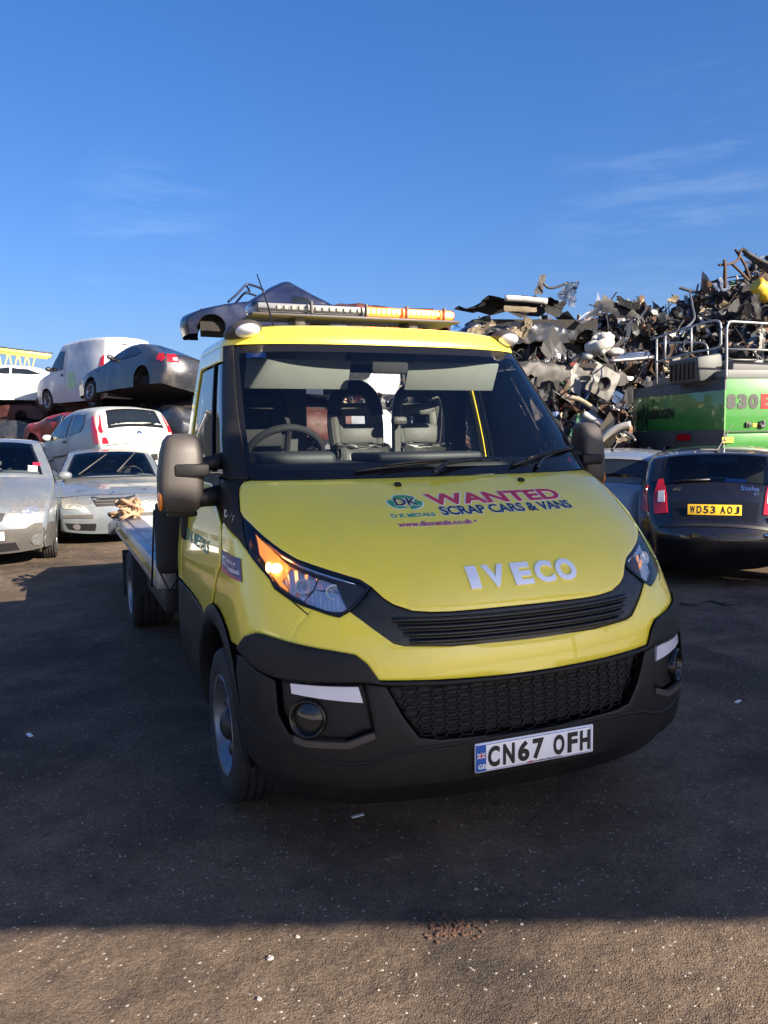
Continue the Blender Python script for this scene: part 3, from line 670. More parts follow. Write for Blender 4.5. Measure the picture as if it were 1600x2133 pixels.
bm = NB()
for x in (-.38, .28): bx(bm, (x, 1.76, 2.235), (.06, .16, .07), bevel=.01)
obj('bar_bracket', bm, 'dark_steel', lb)
bm = NB(); bx(bm, (-.42, 1.53, 2.155), (.04, .04, .02), bevel=.008); tube(bm, [(-.57, 1.50, 2.15), (-.60, 1.51, 2.28), (-.645, 1.53, 2.43)], [.006, .0045, .003], 6); bx(bm, (-.57, 1.50, 2.15), (.04, .05, .022), bevel=.008); obj('aerial', bm, 'gloss_black', truck)
# ---- wheels, chassis, flat bed
for x in (-.89, .89): wheel(truck, (x, .98, .34), .34, .21, .218, -1 if x < 0 else 1)
for x in (-.90, .90): wheel(truck, (x, 4.73, .34), .34, .34, .218, -1 if x < 0 else 1)
bm = NB()
for x in (-.42, .42): bx(bm, (x, 4.2, .62), (.09, 4.9, .16))
for y in (2.4, 3.2, 4.0, 5.2, 6.2): bx(bm, (0, y, .66), (1.9, .08, .10))
tube(bm, [(-.85, 4.73, .34), (.85, 4.73, .34)], .06); tube(bm, [(-.8, .98, .34), (.8, .98, .34)], .05)
obj('chassis', bm, 'dark_steel', truck)
for x in (-.93, .93): bm = NB(); bx(bm, (x, 3.6, .55), (.10, 1.2, .20), bevel=.01); obj('side_guard', bm, 'dark_steel', truck)
bm = NB(); bx(bm, (-.75, 2.5, .52), (.35, .35, .35), bevel=.02); obj('battery_box', bm, 'dark_steel', truck)
for x in (-.93, .93):
    for y, z, h in ((5.22, .40, .42), (4.20, .52, .30)): bm = NB(); bx(bm, (x, y, z), (.30, .02, h), bevel=.006); obj('mud_flap', bm, 'rubber', truck)
bm = NB()
bx(bm, (0, 4.35, .815), (1.98, 3.45, .03), bevel=.006)
for k in range(34): bx(bm, (0, 2.7 + k * .10, .832), (1.7, .012, .006))
bed = obj('flat_bed', bm, 'aluminium', truck)
for sg in (-1, 1):
    bm = NB(); bx(bm, (sg * 1.01, 4.35, .765), (.12, 3.5, .17), bevel=.012); bx(bm, (sg * .93, 4.35, .853), (.14, 3.5, .02), bevel=.006); obj('bed_rail', bm, 'aluminium', bed)
    bm = NB(); bx(bm, (sg * 1.0715, 4.35, .765), (.004, 3.3, .05)); obj('reflective_strip', bm, 'yellow', bed)
    bm = NB(); bx(bm, (sg * 1.0745, 2.85, .765), (.006, .09, .05), bevel=.002); obj('side_marker', bm, 'amber', bed)
    bm = NB(); bx(bm, (sg * 1.01, 6.72, .69), (.12, 1.30, .12), (R(-9), 0, 0), .012); obj('tail_ramp', bm, 'aluminium', bed)
bm = NB(); bx(bm, (0, 6.72, .72), (1.9, 1.30, .03), (R(-9), 0, 0)); obj('tail_deck', bm, 'aluminium', bed)
bm = NB(); bx(bm, (0, 7.36, .58), (2.1, .10, .14), bevel=.012); obj('tail_bar', bm, 'dark_steel', bed)
# headboard frame and black stowage tube behind the cab
bm = NB(); bx(bm, (-1.0, 2.42, 1.02), (.18, .14, .42), bevel=.05, seg=3); tube(bm, [(-1.09, 2.36, 1.22), (-.90, 2.36, 1.22)], .02); tube(bm, [(-1.08, 2.40, .84), (-1.02, 2.40, .70), (-.93, 2.40, .84)], .008, 6); obj('mudguard', bm, 'rubber', truck)
bm = NB(); tube(bm, [(-1.10, 2.34, 1.20), (-1.10, 2.62, .70)], .006, 6); obj('stay_cable', bm, 'gloss_black', truck)
bm = NB(); bx(bm, (.0, 2.60, .95), (.5, .3, .24), bevel=.03); tube(bm, [(-.22, 2.6, 1.0), (.22, 2.6, 1.0)], .09, 14); obj('winch', bm, 'dark_steel', truck)
# rear window ledge tray

# straps left on the bed rail: a thing of its own
bm = NB(); random.seed(3)
for k in range(7):
    c0 = Vector((-1.0 + random.uniform(-.06, .08), 5.75 + random.uniform(-.35, .35), .885 + .02 * k)); P = []
    for j in range(9): P.append(c0 + Vector((.10 * cos(j * .9 + k) * random.uniform(.5, 1.3), .20 * sin(j * .8 + k * 2) * random.uniform(.4, 1.2), .03 * sin(j * 1.7 + k))))
    tube(bm, smooth_path(P, 3), .014 if k % 2 else .02, 6)
st = obj('lashing_strap', bm, 'strap', None); tag(st, 'tangled brown lashing straps left on the rail of the yellow truck\'s bed', 'straps')
st.location = truck.location; st.rotation_euler = truck.rotation_euler
# ------------------------------------------------------------------ cars
pm('silver_blue', (.15, .175, .20), .34, .25, .8, dirt=(3, (.28, .26, .22), .5))
pm('silver', (.30, .32, .34), .30, .5, .8, dirt=(3, (.25, .23, .20), .5))
pm('dirty_white', (.42, .44, .40), .38, 0, .35, dirt=(2.2, (.36, .33, .24), .75))
pm('van_white', (.50, .53, .56), .40, 0, .35, dirt=(1.6, (.40, .40, .38), .6))
pm('anthracite', (.030, .034, .044), .34, .3, .7, dirt=(2.5, (.10, .085, .07), .75))
pm('aubergine', (.008, .007, .010), .22, .2, 1.0, dirt=(4, (.05, .045, .04), .25))
pm('crash_blue', (.006, .011, .038), .30, .0, .6, dirt=(2.5, (.035, .033, .04), .25))
pm('crash_red', (.25, .018, .012), .38, 0, .4, dirt=(3, (.10, .05, .03), .8))
pm('burnt_red', (.06, .016, .013), .6, 0, .1, dirt=(3, (.07, .045, .03), .9))
pm('bumper_grey', (.055, .052, .05), .6, dirt=(5, (.11, .10, .085), .6))
pm('under_black', (.012, .012, .012), .9, dirt=(5, (.05, .035, .025), .7))
pm('lamp_yellowed', (.50, .48, .41), .16, .75, coat=1, var=(28, .55), bump=(30, .9))  # colour mottling paints in bright and dark facet reflections
pm('lamp_clear', (.55, .56, .58), .12, .8, coat=1, var=(40, .55), bump=(40, .9))  # facet glints painted in by the colour mottling here too

def smooth2(pts, k=4):
    out = []; n = len(pts)
    for i in range(n - 1):
        p0, p1, p2, p3 = pts[max(i - 1, 0)], pts[i], pts[i + 1], pts[min(i + 2, n - 1)]
        for j in range(k):
            s = j / k
            out.append(tuple(.5 * (2 * b + (c_ - a) * s + (2 * a - 5 * b + 4 * c_ - d) * s * s + (3 * b - a - 3 * c_ + d) * s ** 3) for a, b, c_, d in zip(p0, p1, p2, p3)))
    out.append(pts[-1]); return out
def pip(p, poly):
    x, y = p; r = False; n = len(poly); j = n - 1
    for i in range(n):
        a, b = poly[i], poly[j]
        if (a[1] > y) != (b[1] > y) and x < (b[0] - a[0]) * (y - a[1]) / (b[1] - a[1]) + a[0]: r = not r
        j = i
    return r

class Car:
    """a car cut from its side outline: prof runs from front bottom over the roof to rear bottom (y back, z up)"""
    def __init__(s, name, label, cat, prof, W, belt, arches, paint, loc, rz, pitch=0, roll=0, tumble=.34, see=False, group=None, crown=.045, bow=.15, dent=0, seed=1, taper=.10, k=4):
        s.W, s.belt, s.tumble, s.crown, s.bow, s.taper, s.dent, s.seed, s.see = W, belt, tumble, crown, bow, taper, dent, seed, see
        s.P = smooth2(prof, k); s.L = max(p[0] for p in prof); s.arches = arches
        s.root = thing(name, label, cat, loc, group=group, rot=(Matrix.Rotation(rz, 3, 'Z') @ Matrix.Rotation(pitch, 3, 'X') @ Matrix.Rotation(roll, 3, 'Y')).to_euler())
        s.paint = paint; P = s.P; N = len(P)
        s.nrm = []
        for i in range(N):
            a, b = P[max(i - 1, 0)], P[min(i + 1, N - 1)]; t = Vector((b[0] - a[0], b[1] - a[1])); t.normalize(); s.nrm.append(Vector((-t.y, t.x)))
        s.apex = max(range(N), key=lambda i: P[i][1])
        s.holes = []; s.top_holes = []
    def noise(s, p):
        if not s.dent: return Vector((0, 0, 0))
        from mathutils import noise as nz
        q = Vector(p) * 1.7 + Vector((s.seed * 7.1, 0, 0)); v = nz.noise_vector(q) * s.dent + nz.noise_vector(q * 3.1) * s.dent * .45
        return v
    def w0(s, y, z):
        w = s.W
        if z > s.belt: w -= s.tumble * (z - s.belt) * min(1, .55 + (z - s.belt))
        if z < .45: w -= .12 * (.45 - z)
        for e in (y / .75, (s.L - y) / .75):
            if e < 1: w -= s.taper * (1 - max(e, 0)) ** 2
        w -= .018 * min(1, abs(z - .72) / .3)
        return w
    def w(s, y, z):
        d = 9
        P = s.P
        for i in range(len(P) - 1):
            ax, az = P[i]; bx_, bz = P[i + 1]; dx, dz = bx_ - ax, bz - az; l = dx * dx + dz * dz
            if l < 1e-9: continue
            t = max(0, min(1, ((y - ax) * dx + (z - az) * dz) / l)); q = math.hypot(y - ax - t * dx, z - az - t * dz)
            if q < d: d = q
        r = .07; w = s.w0(y, z)
        if d < r: w -= r * .7 * (1 - math.sqrt(max(0, 1 - (1 - d / r) ** 2)))
        return w
    def side(s, sg, flat=False):
        def fn(y, z):
            e = .02; f = s.w
            x = f(y, z); n = Vector((1, -(f(y + e, z) - f(y - e, z)) / (2 * e), -(f(y, z + e) - f(y, z - e)) / (2 * e))); n.x = 1; n.normalize()
            p = Vector((sg * x, y, z)); n.x *= sg
            return p + s.noise(p), n
        return fn
    def top(s, q, u):
        N = len(s.P); q = max(0, min(N - 1.001, q)); i = int(q); f = q - i
        y = s.P[i][0] * (1 - f) + s.P[i + 1][0] * f; z = s.P[i][1] * (1 - f) + s.P[i + 1][1] * f
        n = (s.nrm[i] * (1 - f) + s.nrm[i + 1] * f).normalized(); we = s.w(y, z)
        c_ = s.crown + (s.bow - s.crown) * n.x ** 2 if z < s.belt + .12 else s.crown + .04 * abs(n.x)
        c_ *= (1 - abs(u) ** 2.6)
        p = Vector((u * we, y + n.x * c_, z + n.y * c_)); return p + s.noise(p)
    def topn(s, q, u):
        a = s.top(q, u + .02) - s.top(q, u - .02); b = s.top(q + .25, u) - s.top(q - .25, u)
        return s.top(q, u), a.cross(b).normalized()
    def q_at(s, z, rear=False):
        rng = range(len(s.P) - 1, s.apex, -1) if rear else range(0, s.apex)
        for i in rng:
            j = i - 1 if rear else i + 1
            a, b = s.P[i][1], s.P[j][1]
            if (a <= z <= b) or (b <= z < a and False):
                f = (z - a) / (b - a) if b != a else 0; return i + (j - i) * f
        return 0 if not rear else len(s.P) - 1.001
    def end(s, rear=False):
        def fn(x, z):
            q = s.q_at(z, rear); i = int(q); f = q - i
            y = s.P[i][0] * (1 - f) + s.P[min(i + 1, len(s.P) - 1)][0] * f; we = s.w(y, z)
            return s.topn(q, max(-1, min(1, x / we)))
        return fn
    def build(s):
        P = s.P; bot = []
        z0 = P[-1][1]; zb = .22 if z0 < .6 else z0
        last = P[-1]
        line = [(last[0], last[1])]
        for yc, r, zc in sorted(s.arches, reverse=True):
            a0 = math.asin(max(-1, min(1, (zb - zc) / r)))
            line.append((yc + r * cos(a0), zb))
            for k in range(1, 14): a = a0 + (pi - 2 * a0) * k / 14; line.append((yc + r * cos(a), zc + r * sin(a)))
            line.append((yc - r * cos(a0), zb))
        poly = list(P) + line[1:]
        bm = NB()
        for sg in (1, -1):
            g = NB(); f = g.faces.new([g.verts.new((y, z, 0)) for y, z in poly]); g.normal_update()
            if f.normal.z < 0: f.normal_flip()
            bmesh.ops.inset_region(g, faces=[f], thickness=.02, use_even_offset=True, use_boundary=True)
            big = max(g.faces, key=lambda q: q.calc_area())
            bmesh.ops.inset_region(g, faces=[big], thickness=.045, use_even_offset=True, use_boundary=True)
            cut_grid(g, *((.05, .045) if s.see else (.10, .08)))
            if s.holes:
                bad = [f for f in g.faces if any(pip(v.co[:2], h) for h in s.holes for v in f.verts)]
                bmesh.ops.delete(g, geom=bad, context='FACES')
            for v in g.verts:
                y, z = v.co.x, v.co.y; x = s.w(y, z); p = Vector((sg * x, y, z)); v.co = p + s.noise(p)
            # a strip turned in round the arches and the sill
            if sg < 0: bmesh.ops.reverse_faces(g, faces=g.faces[:])
            me = bpy.data.meshes.new('t'); g.to_mesh(me); g.free(); bm.from_mesh(me); bpy.data.meshes.remove(me)
        U = 31 if s.see else 15; rows = []
        for i in range(len(P)): rows.append([bm.verts.new(s.top(i, -1 + 2 * k / (U - 1))) for k in range(U)])
        for i in range(len(P) - 1):
            for k in range(U - 1):
                um = -1 + 2 * (k + .5) / (U - 1)
                if any(a <= i + .5 <= b and abs(um) < h for a, b, h in s.top_holes): continue
                bm.faces.new((rows[i][k], rows[i][k + 1], rows[i + 1][k + 1], rows[i + 1][k]))
        bmesh.ops.remove_doubles(bm, verts=bm.verts, dist=.004)
        for f in bm.faces: f.smooth = True
        s.body = obj('body', bm, s.paint, s.root, angle=38)
        # underbody and inner arches
        bm = NB(); ya, yb = .35, s.L - .35
        bx(bm, (0, (ya + yb) / 2, .40), (s.W * 1.55, yb - ya, .22)); bx(bm, (0, s.L / 2, .62), (s.W * 1.2, yb - ya, .42))
        if s.see: bx(bm, (0, s.L / 2, .70), (s.W * 1.80, s.L - 2.2, .16))
        for yc, r, zc in s.arches:
            for sg in (1, -1):
                rows = []
                for k in range(13):
                    a = pi * k / 12; rows.append([bm.verts.new((sg * (s.W - .05 - d), yc + (r + .003) * cos(a), zc + (r + .003) * sin(a))) for d in (0, .26)])
                for A, B in zip(rows, rows[1:]): bm.faces.new((A[0], B[0], B[1], A[1]))
        obj('underbody', bm, 'under_black', s.root, smooth=False)
        return s
    def pan(s, name, fn, poly, mat, off=.004, thick=.012, inset=0, ring=0, du=.08, dv=.07, parent=None, flip=False):
        bm = polygrid(poly, du, dv, inset, ring); wrap(bm, fn, off, 0)
        bm.normal_update()
        # orient outward, then add the rim
        f = max(bm.faces, key=lambda q: q.calc_area()); u, v = poly[0]
        c0 = f.calc_center_median(); n = fn(*[sum(p[i] for p in poly) / len(poly) for i in (0, 1)])[1]
        if f.normal.dot(n) < 0: bmesh.ops.reverse_faces(bm, faces=bm.faces[:])
        if thick:
            bm.normal_update(); nn = {v: v.normal.copy() for v in bm.verts}; low = {}
            for e in [e for e in bm.edges if len(e.link_faces) == 1]:
                g = e.link_faces[0]; l = [q for q in g.loops if q.edge == e][0]; a, b = l.vert, l.link_loop_next.vert
                for v in (a, b):
                    if v not in low: low[v] = bm.verts.new(v.co - nn[v] * thick)
                bm.faces.new((b, a, low[a], low[b])).material_index = g.material_index
        return obj(name, bm, mat, parent or s.root, angle=45)
    def sides(s, name, poly, mat, **k): return [s.pan(name, s.side(sg), poly, mat, **k) for sg in (-1, 1)]
    def ends(s, name, poly, mat, rear=False, both=True, **k):
        out = []
        for m in ((1, -1) if both else (1,)): out.append(s.pan(name, s.end(rear), [(m * x, z) for x, z in poly], mat, **k))
        return out
    def screen(s, name, q0, q1, u0, u1, mat, **k):
        return s.pan(name, s.topn, [(q0, -u0), (q0, u0), (q1, u1), (q1, -u1)], mat, du=.8, dv=.12, **k)
    def wheels(s, ys, r=.30, w=.18, rim=.19, flat=False, which=((-1, 0), (1, 0), (-1, 1), (1, 1)), rimmat='steel_rim', zc=None):
        for sg, i in which: wheel(s.root, (sg * (s.W - .11), ys[i], zc or r), r, w, rim, sg, rimmat=rimmat)
    def mirrors(s, y, z, mat, d=.10, which=(-1, 1)):
        for sg in which:
            x = s.w(y, z); bm = NB(); ball(bm, (sg * (x + d), y, z + .05), (.10, .055, .065), 16, 10); tube(bm, [(sg * (x - .02), y + .03, z), (sg * (x + d), y + .01, z + .04)], .022, 8)
            obj('wing_mirror', bm, mat, s.root)
    def seats(s, ys=(1.9, 2.75)):
        for y in ys:
            for x in (-.36, .36):
                bm = NB(); bx(bm, (x, y + .25, .92), (.46, .13, .62), (R(-14), 0, 0), .05); bx(bm, (x, y, .58), (.46, .5, .15), bevel=.05); bx(bm, (x, y + .37, 1.31), (.26, .09, .17), (R(-10), 0, 0), .04); obj('seat', bm, 'seat_black', s.root)
        bm = NB(); bx(bm, (0, 1.35, .88), (s.W * 1.7, .45, .25), bevel=.05); Mx = Matrix.Translation((.36, 1.68, 1.0)) @ Matrix.Rotation(R(-60), 4, 'X')
        obj('dashboard', bm, 'dash', s.root)
        bm = NB(); tube(bm, [Mx @ Vector((.18 * cos(2 * pi * k / 24), .18 * sin(2 * pi * k / 24), 0)) for k in range(24)], .016, 8, closed=True); tube(bm, [Mx @ Vector((-.18, 0, 0)), Mx @ Vector((.18, 0, 0))], .02, 6); obj('steering_wheel', bm, 'seat_black', s.root)
        bm = NB(); bx(bm, (0, 1.9, 1.30 if s.L < 4.4 else 1.24), (.20, .02, .06), bevel=.01); obj('rear_view_mirror', bm, 'seat_grey', s.root)
    def plate(s, text, z, rear=True, mat='plate_yellow', x=0, recess=None):
        p, n = s.end(rear)(x, z); n = Vector((0, n.y, n.z * .5)).normalized(); ux = Vector((1, 0, 0)) if not rear else Vector((-1, 0, 0)); uy = n.cross(ux); o = p + n * .02
        bm = NB(); M = Matrix((ux, uy, n)).transposed(); bx(bm, o, (.52, .111, .012), M, .004); pl = obj('number_plate', bm, mat, s.root)
        if text:
            F_ = plane_fn(o + n * .007, ux, uy); tx = text.replace(' ', ''); W_ = .053; x = -.235
            for i, ch in enumerate(text):
                if ch == ' ': x += .030; continue
                text_on('plate_character', ch, F_, x, x + W_ * .92, -.0395, .0395, 'ink', pl, .001, .0006, .03); x += W_ + .013
        return pl

HATCH = [(.05, .22), (.0, .42), (.02, .60), (.10, .72), (.45, .86), (.95, .98), (1.10, 1.03), (1.50, 1.24), (1.88, 1.43), (2.3, 1.49), (2.9, 1.475), (3.35, 1.41), (3.50, 1.34), (3.62, 1.12), (3.72, .90), (3.79, .78), (3.84, .58), (3.82, .40), (3.76, .24)]
MPV = [(.05, .24), (.0, .44), (.03, .64), (.14, .78), (.50, .95), (.92, 1.08), (1.05, 1.12), (1.45, 1.37), (1.78, 1.56), (2.2, 1.62), (3.1, 1.60), (3.65, 1.53), (3.82, 1.44), (3.98, 1.12), (4.08, .85), (4.14, .60), (4.12, .42), (4.06, .26)]
LIFT = [(.05, .22), (.0, .40), (.02, .56), (.07, .685), (.20, .745), (.55, .825), (1.15, .92), (1.32, .96), (1.75, 1.18), (2.12, 1.36), (2.6, 1.43), (3.15, 1.40), (3.7, 1.20), (4.1, 1.06), (4.42, 1.02), (4.52, .92), (4.57, .62), (4.55, .42), (4.48, .24)]
FIVE = [(.05, .22), (.0, .42), (.03, .60), (.12, .72), (.55, .86), (1.05, .97), (1.20, 1.02), (1.62, 1.26), (1.98, 1.46), (2.4, 1.53), (3.1, 1.52), (3.66, 1.46), (3.80, 1.40), (3.98, 1.12), (4.06, .98), (4.12, .80), (4.22, .62), (4.25, .50), (4.22, .36), (4.16, .24)]
BUST = [(.05, .22), (.0, .42), (.03, .60), (.12, .72), (.55, .86), (1.05, .97), (1.20, 1.02), (1.62, 1.26), (1.98, 1.43), (2.4, 1.48), (3.0, 1.46), (3.46, 1.39), (3.60, 1.33), (3.72, 1.10), (3.80, 1.02), (4.02, .99), (4.10, .90), (4.18, .62), (4.19, .50), (4.16, .36), (4.10, .24)]
VAN = [(.06, .24), (.0, .46), (.03, .66), (.16, .80), (.55, .95), (.92, 1.04), (1.02, 1.08), (1.34, 1.44), (1.62, 1.72), (1.85, 1.80), (2.5, 1.84), (3.5, 1.83), (3.86, 1.80), (3.95, 1.70), (3.99, 1.1), (4.02, .60), (4.0, .44), (3.94, .26)]
COUPE = [(.06, .2), (.0, .38), (.03, .54), (.14, .66), (.65, .80), (1.25, .91), (1.42, .95), (1.85, 1.17), (2.25, 1.31), (2.65, 1.34), (3.1, 1.27), (3.5, 1.10), (3.85, .98), (4.06, .93), (4.14, .80), (4.17, .56), (4.15, .40), (4.08, .22)]

def lower(P, k=.8, z0=.9): return [(y, z if z < z0 else z0 + (z - z0) * k) for y, z in P]
def grow(poly, d):
    n = len(poly); A = sum(poly[i][0] * poly[(i + 1) % n][1] - poly[(i + 1) % n][0] * poly[i][1] for i in range(n)); sg = 1 if A > 0 else -1; out = []
    for i in range(n):
        a, b, c_ = Vector(poly[i - 1]), Vector(poly[i]), Vector(poly[(i + 1) % n]); e, f = (b - a).normalized(), (c_ - b).normalized()
        n1, n2 = Vector((e.y, -e.x)) * sg, Vector((f.y, -f.x)) * sg; m = (n1 + n2); k = m.length_squared
        out.append(tuple(b + m * (2 * d / max(k, .8))))
    return out
# --- silver people carrier, front left
def place(front_xy, face_deg):
    """front bumper centre + direction the front faces (deg, 0 = straight towards the camera, + = turns to image right)"""
    a = R(face_deg); return (front_xy[0], front_xy[1], 0), a
loc, rz = place((-5.10, 10.35), 20)
c1 = Car('people_carrier', 'silver people carrier with grey lower bumper, cut by the left edge, front towards us', 'car', MPV, .86, 1.02, [(.80, .355, .31), (3.35, .355, .31)], 'silver_blue', loc, rz, see=True)
q0, q1 = c1.q_at(1.13), c1.q_at(1.555); c1.top_holes = [(q0 + .6, q1 - .3, .84)]
sw = [(1.25, 1.06), (1.62, 1.10), (2.3, 1.10), (2.3, 1.50), (1.88, 1.49), (1.50, 1.28)]; sw2 = [(2.36, 1.10), (3.3, 1.10), (3.55, 1.16), (3.45, 1.44), (2.36, 1.50)]
c1.holes = [sw, sw2]; c1.build()
c1.screen('windscreen', q0, q1, .90, .88, ['windscreen_glass', 'gloss_black'], inset=.05, ring=1)
c1.sides('side_window', grow(sw, .035), ['tint_glass', 'gloss_black'], inset=.055, ring=1, off=.010); c1.sides('side_window', grow(sw2, .035), ['tint_glass', 'gloss_black'], inset=.055, ring=1, off=.010)
c1.ends('bumper', [(-.86, .22), (.86, .22), (.86, .56), (.62, .56), (.50, .50), (-.50, .50), (-.62, .56), (-.86, .56)], 'bumper_grey', both=False, off=.022, thick=.03)
c1.sides('bumper_end', [(.03, .24), (.38, .24), (.42, .54), (.10, .56), (.0, .5)], 'bumper_grey', off=.012)
for h in c1.ends('headlight', [(.28, .60), (.36, .72), (.56, .82), (.76, .85), (.80, .72), (.70, .63), (.45, .58)], 'lamp_yellowed', off=.012, thick=.02):
    pass
c1.ends('headlight_bowl', [(.46, .66), (.56, .74), (.66, .74), (.66, .66), (.56, .63)], 'lamp_clear', off=.018)
c1.ends('fog_lamp', [(.55, .36), (.58, .41), (.64, .43), (.70, .41), (.72, .36), (.70, .31), (.64, .29), (.58, .31)], 'lamp_clear', off=.034)
c1.ends('grille', [(.03, .66), (.03, .58), (.24, .58), (.28, .66)], 'ink', off=.008)
c1.ends('air_intake', [(-.42, .27), (.42, .27), (.38, .37), (-.38, .37)], 'ink', both=False, off=.026)
c1.plate(None, .44, False, 'plate_white')
c1.wheels((.80, 3.35), .315, .19, .19); c1.mirrors(1.45, 1.06, 'silver_blue', .14); c1.seats()
bm = polygrid([(-.62, 1.16), (-.50, 1.16), (-.50, 1.24), (-.62, 1.24)], .1, .1); wrap(bm, lambda u, v: c1.end()(-u, v), .006); obj('screen_disc', bm, 'white_ink', c1.root)
bm = polygrid([(-.66, 1.25), (-.56, 1.25), (-.56, 1.29), (-.66, 1.29)], .1, .1); wrap(bm, lambda u, v: c1.end()(-u, v), .006); obj('screen_disc', bm, 'red_ink', c1.root)

# --- silver-blue liftback with wipers up
loc, rz = place((-4.22, 12.75), 19)
c2 = Car('liftback_car', 'silver blue liftback with both wipers raised, parked facing us beside the truck bed', 'car', LIFT, .885, .90, [(.90, .345, .31), (3.60, .345, .31)], 'silver_blue', loc, rz, see=True)
q0, q1 = c2.q_at(.965), c2.q_at(1.36); c2.top_holes = [(q0 + .6, q1 - .3, .84)]
sw = [(1.55, .95), (2.45, .97), (2.45, 1.32), (2.15, 1.30), (1.8, 1.13)]; sw2 = [(2.5, .97), (3.3, .99), (3.7, 1.06), (3.2, 1.28), (2.5, 1.32)]
c2.holes = [sw, sw2]; c2.build()
c2.screen('windscreen', q0, q1, .92, .90, ['windscreen_glass', 'gloss_black'], inset=.05, ring=1)
c2.sides('side_window', grow(sw, .035), ['tint_glass', 'gloss_black'], inset=.055, ring=1, off=.010); c2.sides('side_window', grow(sw2, .035), ['tint_glass', 'gloss_black'], inset=.055, ring=1, off=.010)
c2.ends('headlight', [(.27, .585), (.34, .70), (.58, .715), (.82, .72), (.84, .62), (.70, .57), (.42, .555)], 'lamp_yellowed', off=.012, thick=.02)
c2.ends('grille', [(-.25, .57), (.25, .57), (.33, .69), (.18, .665), (-.18, .665), (-.33, .69)], 'ink', both=False, off=.006)
for z in (.60, .63):
    c2.ends('grille_bar', [(-.26, z), (.26, z), (.26, z + .010), (-.26, z + .010)], 'bumper_grey', both=False, off=.014)
c2.ends('rubbing_strip', [(.30, .43), (.86, .44), (.86, .48), (.30, .47)], 'bumper_grey', off=.014)
c2.ends('fog_recess', [(.28, .27), (.66, .27), (.72, .36), (.26, .37)], 'ink', off=.006)
c2.ends('fog_lamp', [(.50, .29), (.56, .28), (.60, .31), (.59, .35), (.53, .36), (.49, .33)], 'lamp_clear', off=.014)
bm = polygrid([(0, -.05), (.045, 0), (0, .05), (-.045, 0)], .1, .1); wrap(bm, lambda u, v: c2.end()(u, .735 + v * .5), .012, .01); obj('bonnet_badge', bm, 'chrome', c2.root, smooth=False)
for xa, za, xb, zb in ((-.52, .99, -.06, 1.26), (.10, 1.0, .42, 1.29)):
    bm = NB(); tube(bm, [c2.end()(xa, za)[0] + Vector((0, -.02, .02)), c2.end()(xb, zb)[0] + Vector((0, -.10, .06))], .012, 6); obj('wiper', bm, 'seat_grey', c2.root)
c2.wheels((.90, 3.60), .31, .19, .19); c2.mirrors(1.62, .93, 'silver_blue', .12); c2.seats((2.1, 2.95))
bm = NB(); tube(bm, [c2.end()(-.9 + 0 * t, .70)[0] for t in (0, 1)][:1] + [c2.end()(-.4, .715)[0] + Vector((0, -.01, 0))], .008, 5); bm.free()
bm = NB(); tube(bm, [c2.end()(x, .712 + .03 * (x / .8) ** 2)[0] + Vector((0, -.008, .0)) for x in [-.82 + 1.64 * i / 16 for i in range(17)]], .007, 6); obj('bonnet_gap', bm, 'ink', c2.root)

# --- white three door hatchback on a flattened wreck
def front_from_rear(rear, ang, L):       # ang: heading of the front, degrees left of straight ahead
    a = R(ang); return (rear[0] - L * sin(a), rear[1] + L * cos(a))
def rear_place(rear, ang, L, z):
    f = front_from_rear(rear, ang, L); return (f[0], f[1], z), R(180 + ang)
loc, rz = rear_place((-4.58, 15.6), 41, 3.84, 1.02)
c3 = Car('hatchback_car', 'dirty white three door hatchback with red tail lamps, nose down on a crushed wreck', 'car', HATCH, .83, .97, [(.72, .34, .30), (3.18, .34, .30)], 'dirty_white', (loc[0], loc[1], .56), rz, pitch=R(4), dent=.012, see=False)
c3.build()
c3.sides('door_window', [(1.35, .98), (2.28, .98), (2.36, 1.40), (1.98, 1.39), (1.62, 1.22)], ['dark_glass', 'gloss_black'], inset=.03, ring=1, off=.012, thick=.03)
c3.sides('side_window', [(2.42, .98), (3.02, 1.03), (3.12, 1.14), (3.05, 1.34), (2.47, 1.39)], ['dark_glass', 'gloss_black'], inset=.03, ring=1, off=.012, thick=.03)
c3.sides('door_gap', [(2.34, .32), (2.352, .32), (2.352, .97), (2.34, .97)], 'ink', off=.002, thick=0); c3.sides('door_gap', [(1.30, .40), (1.312, .40), (1.312, .95), (1.30, .95)], 'ink', off=.002, thick=0)
c3.sides('rubbing_strip', [(1.35, .60), (2.30, .60), (2.30, .635), (1.35, .635)], 'bumper_grey', off=.014)
c3.sides('door_handle', [(2.12, .86), (2.28, .86), (2.28, .91), (2.12, .91)], 'ink', off=.012)
c3.ends('rear_window', [(-.56, 1.00), (.56, 1.00), (.50, 1.36), (-.50, 1.36)], ['dark_glass', 'gloss_black'], rear=True, both=False, inset=.03, ring=1)
for sg in (-1, 1):
    c3.pan('tail_lamp', c3.end(True), [(sg * .60, .72), (sg * .80, .74), (sg * .79, 1.0), (sg * .70, 1.30), (sg * .62, 1.30), (sg * .66, 1.0)], 'red_lens', off=.012, thick=.02)
    c3.pan('tail_lamp', c3.side(sg), [(3.56, .74), (3.74, .74), (3.66, .98), (3.44, 1.30), (3.38, 1.26), (3.50, .98)], 'red_lens', off=.010)
    c3.pan('reversing_lens', c3.end(True), [(sg * .62, .84), (sg * .78, .85), (sg * .77, .93), (sg * .64, .93)], 'clear_lens', off=.016)
c3.ends('bumper_gap', [(-.78, .685), (.78, .685), (.78, .70), (-.78, .70)], 'ink', rear=True, both=False, off=.003, thick=0)
c3.ends('plate_recess', [(-.28, .42), (.28, .42), (.28, .52), (-.28, .52)], 'ink', rear=True, both=False, off=.006)
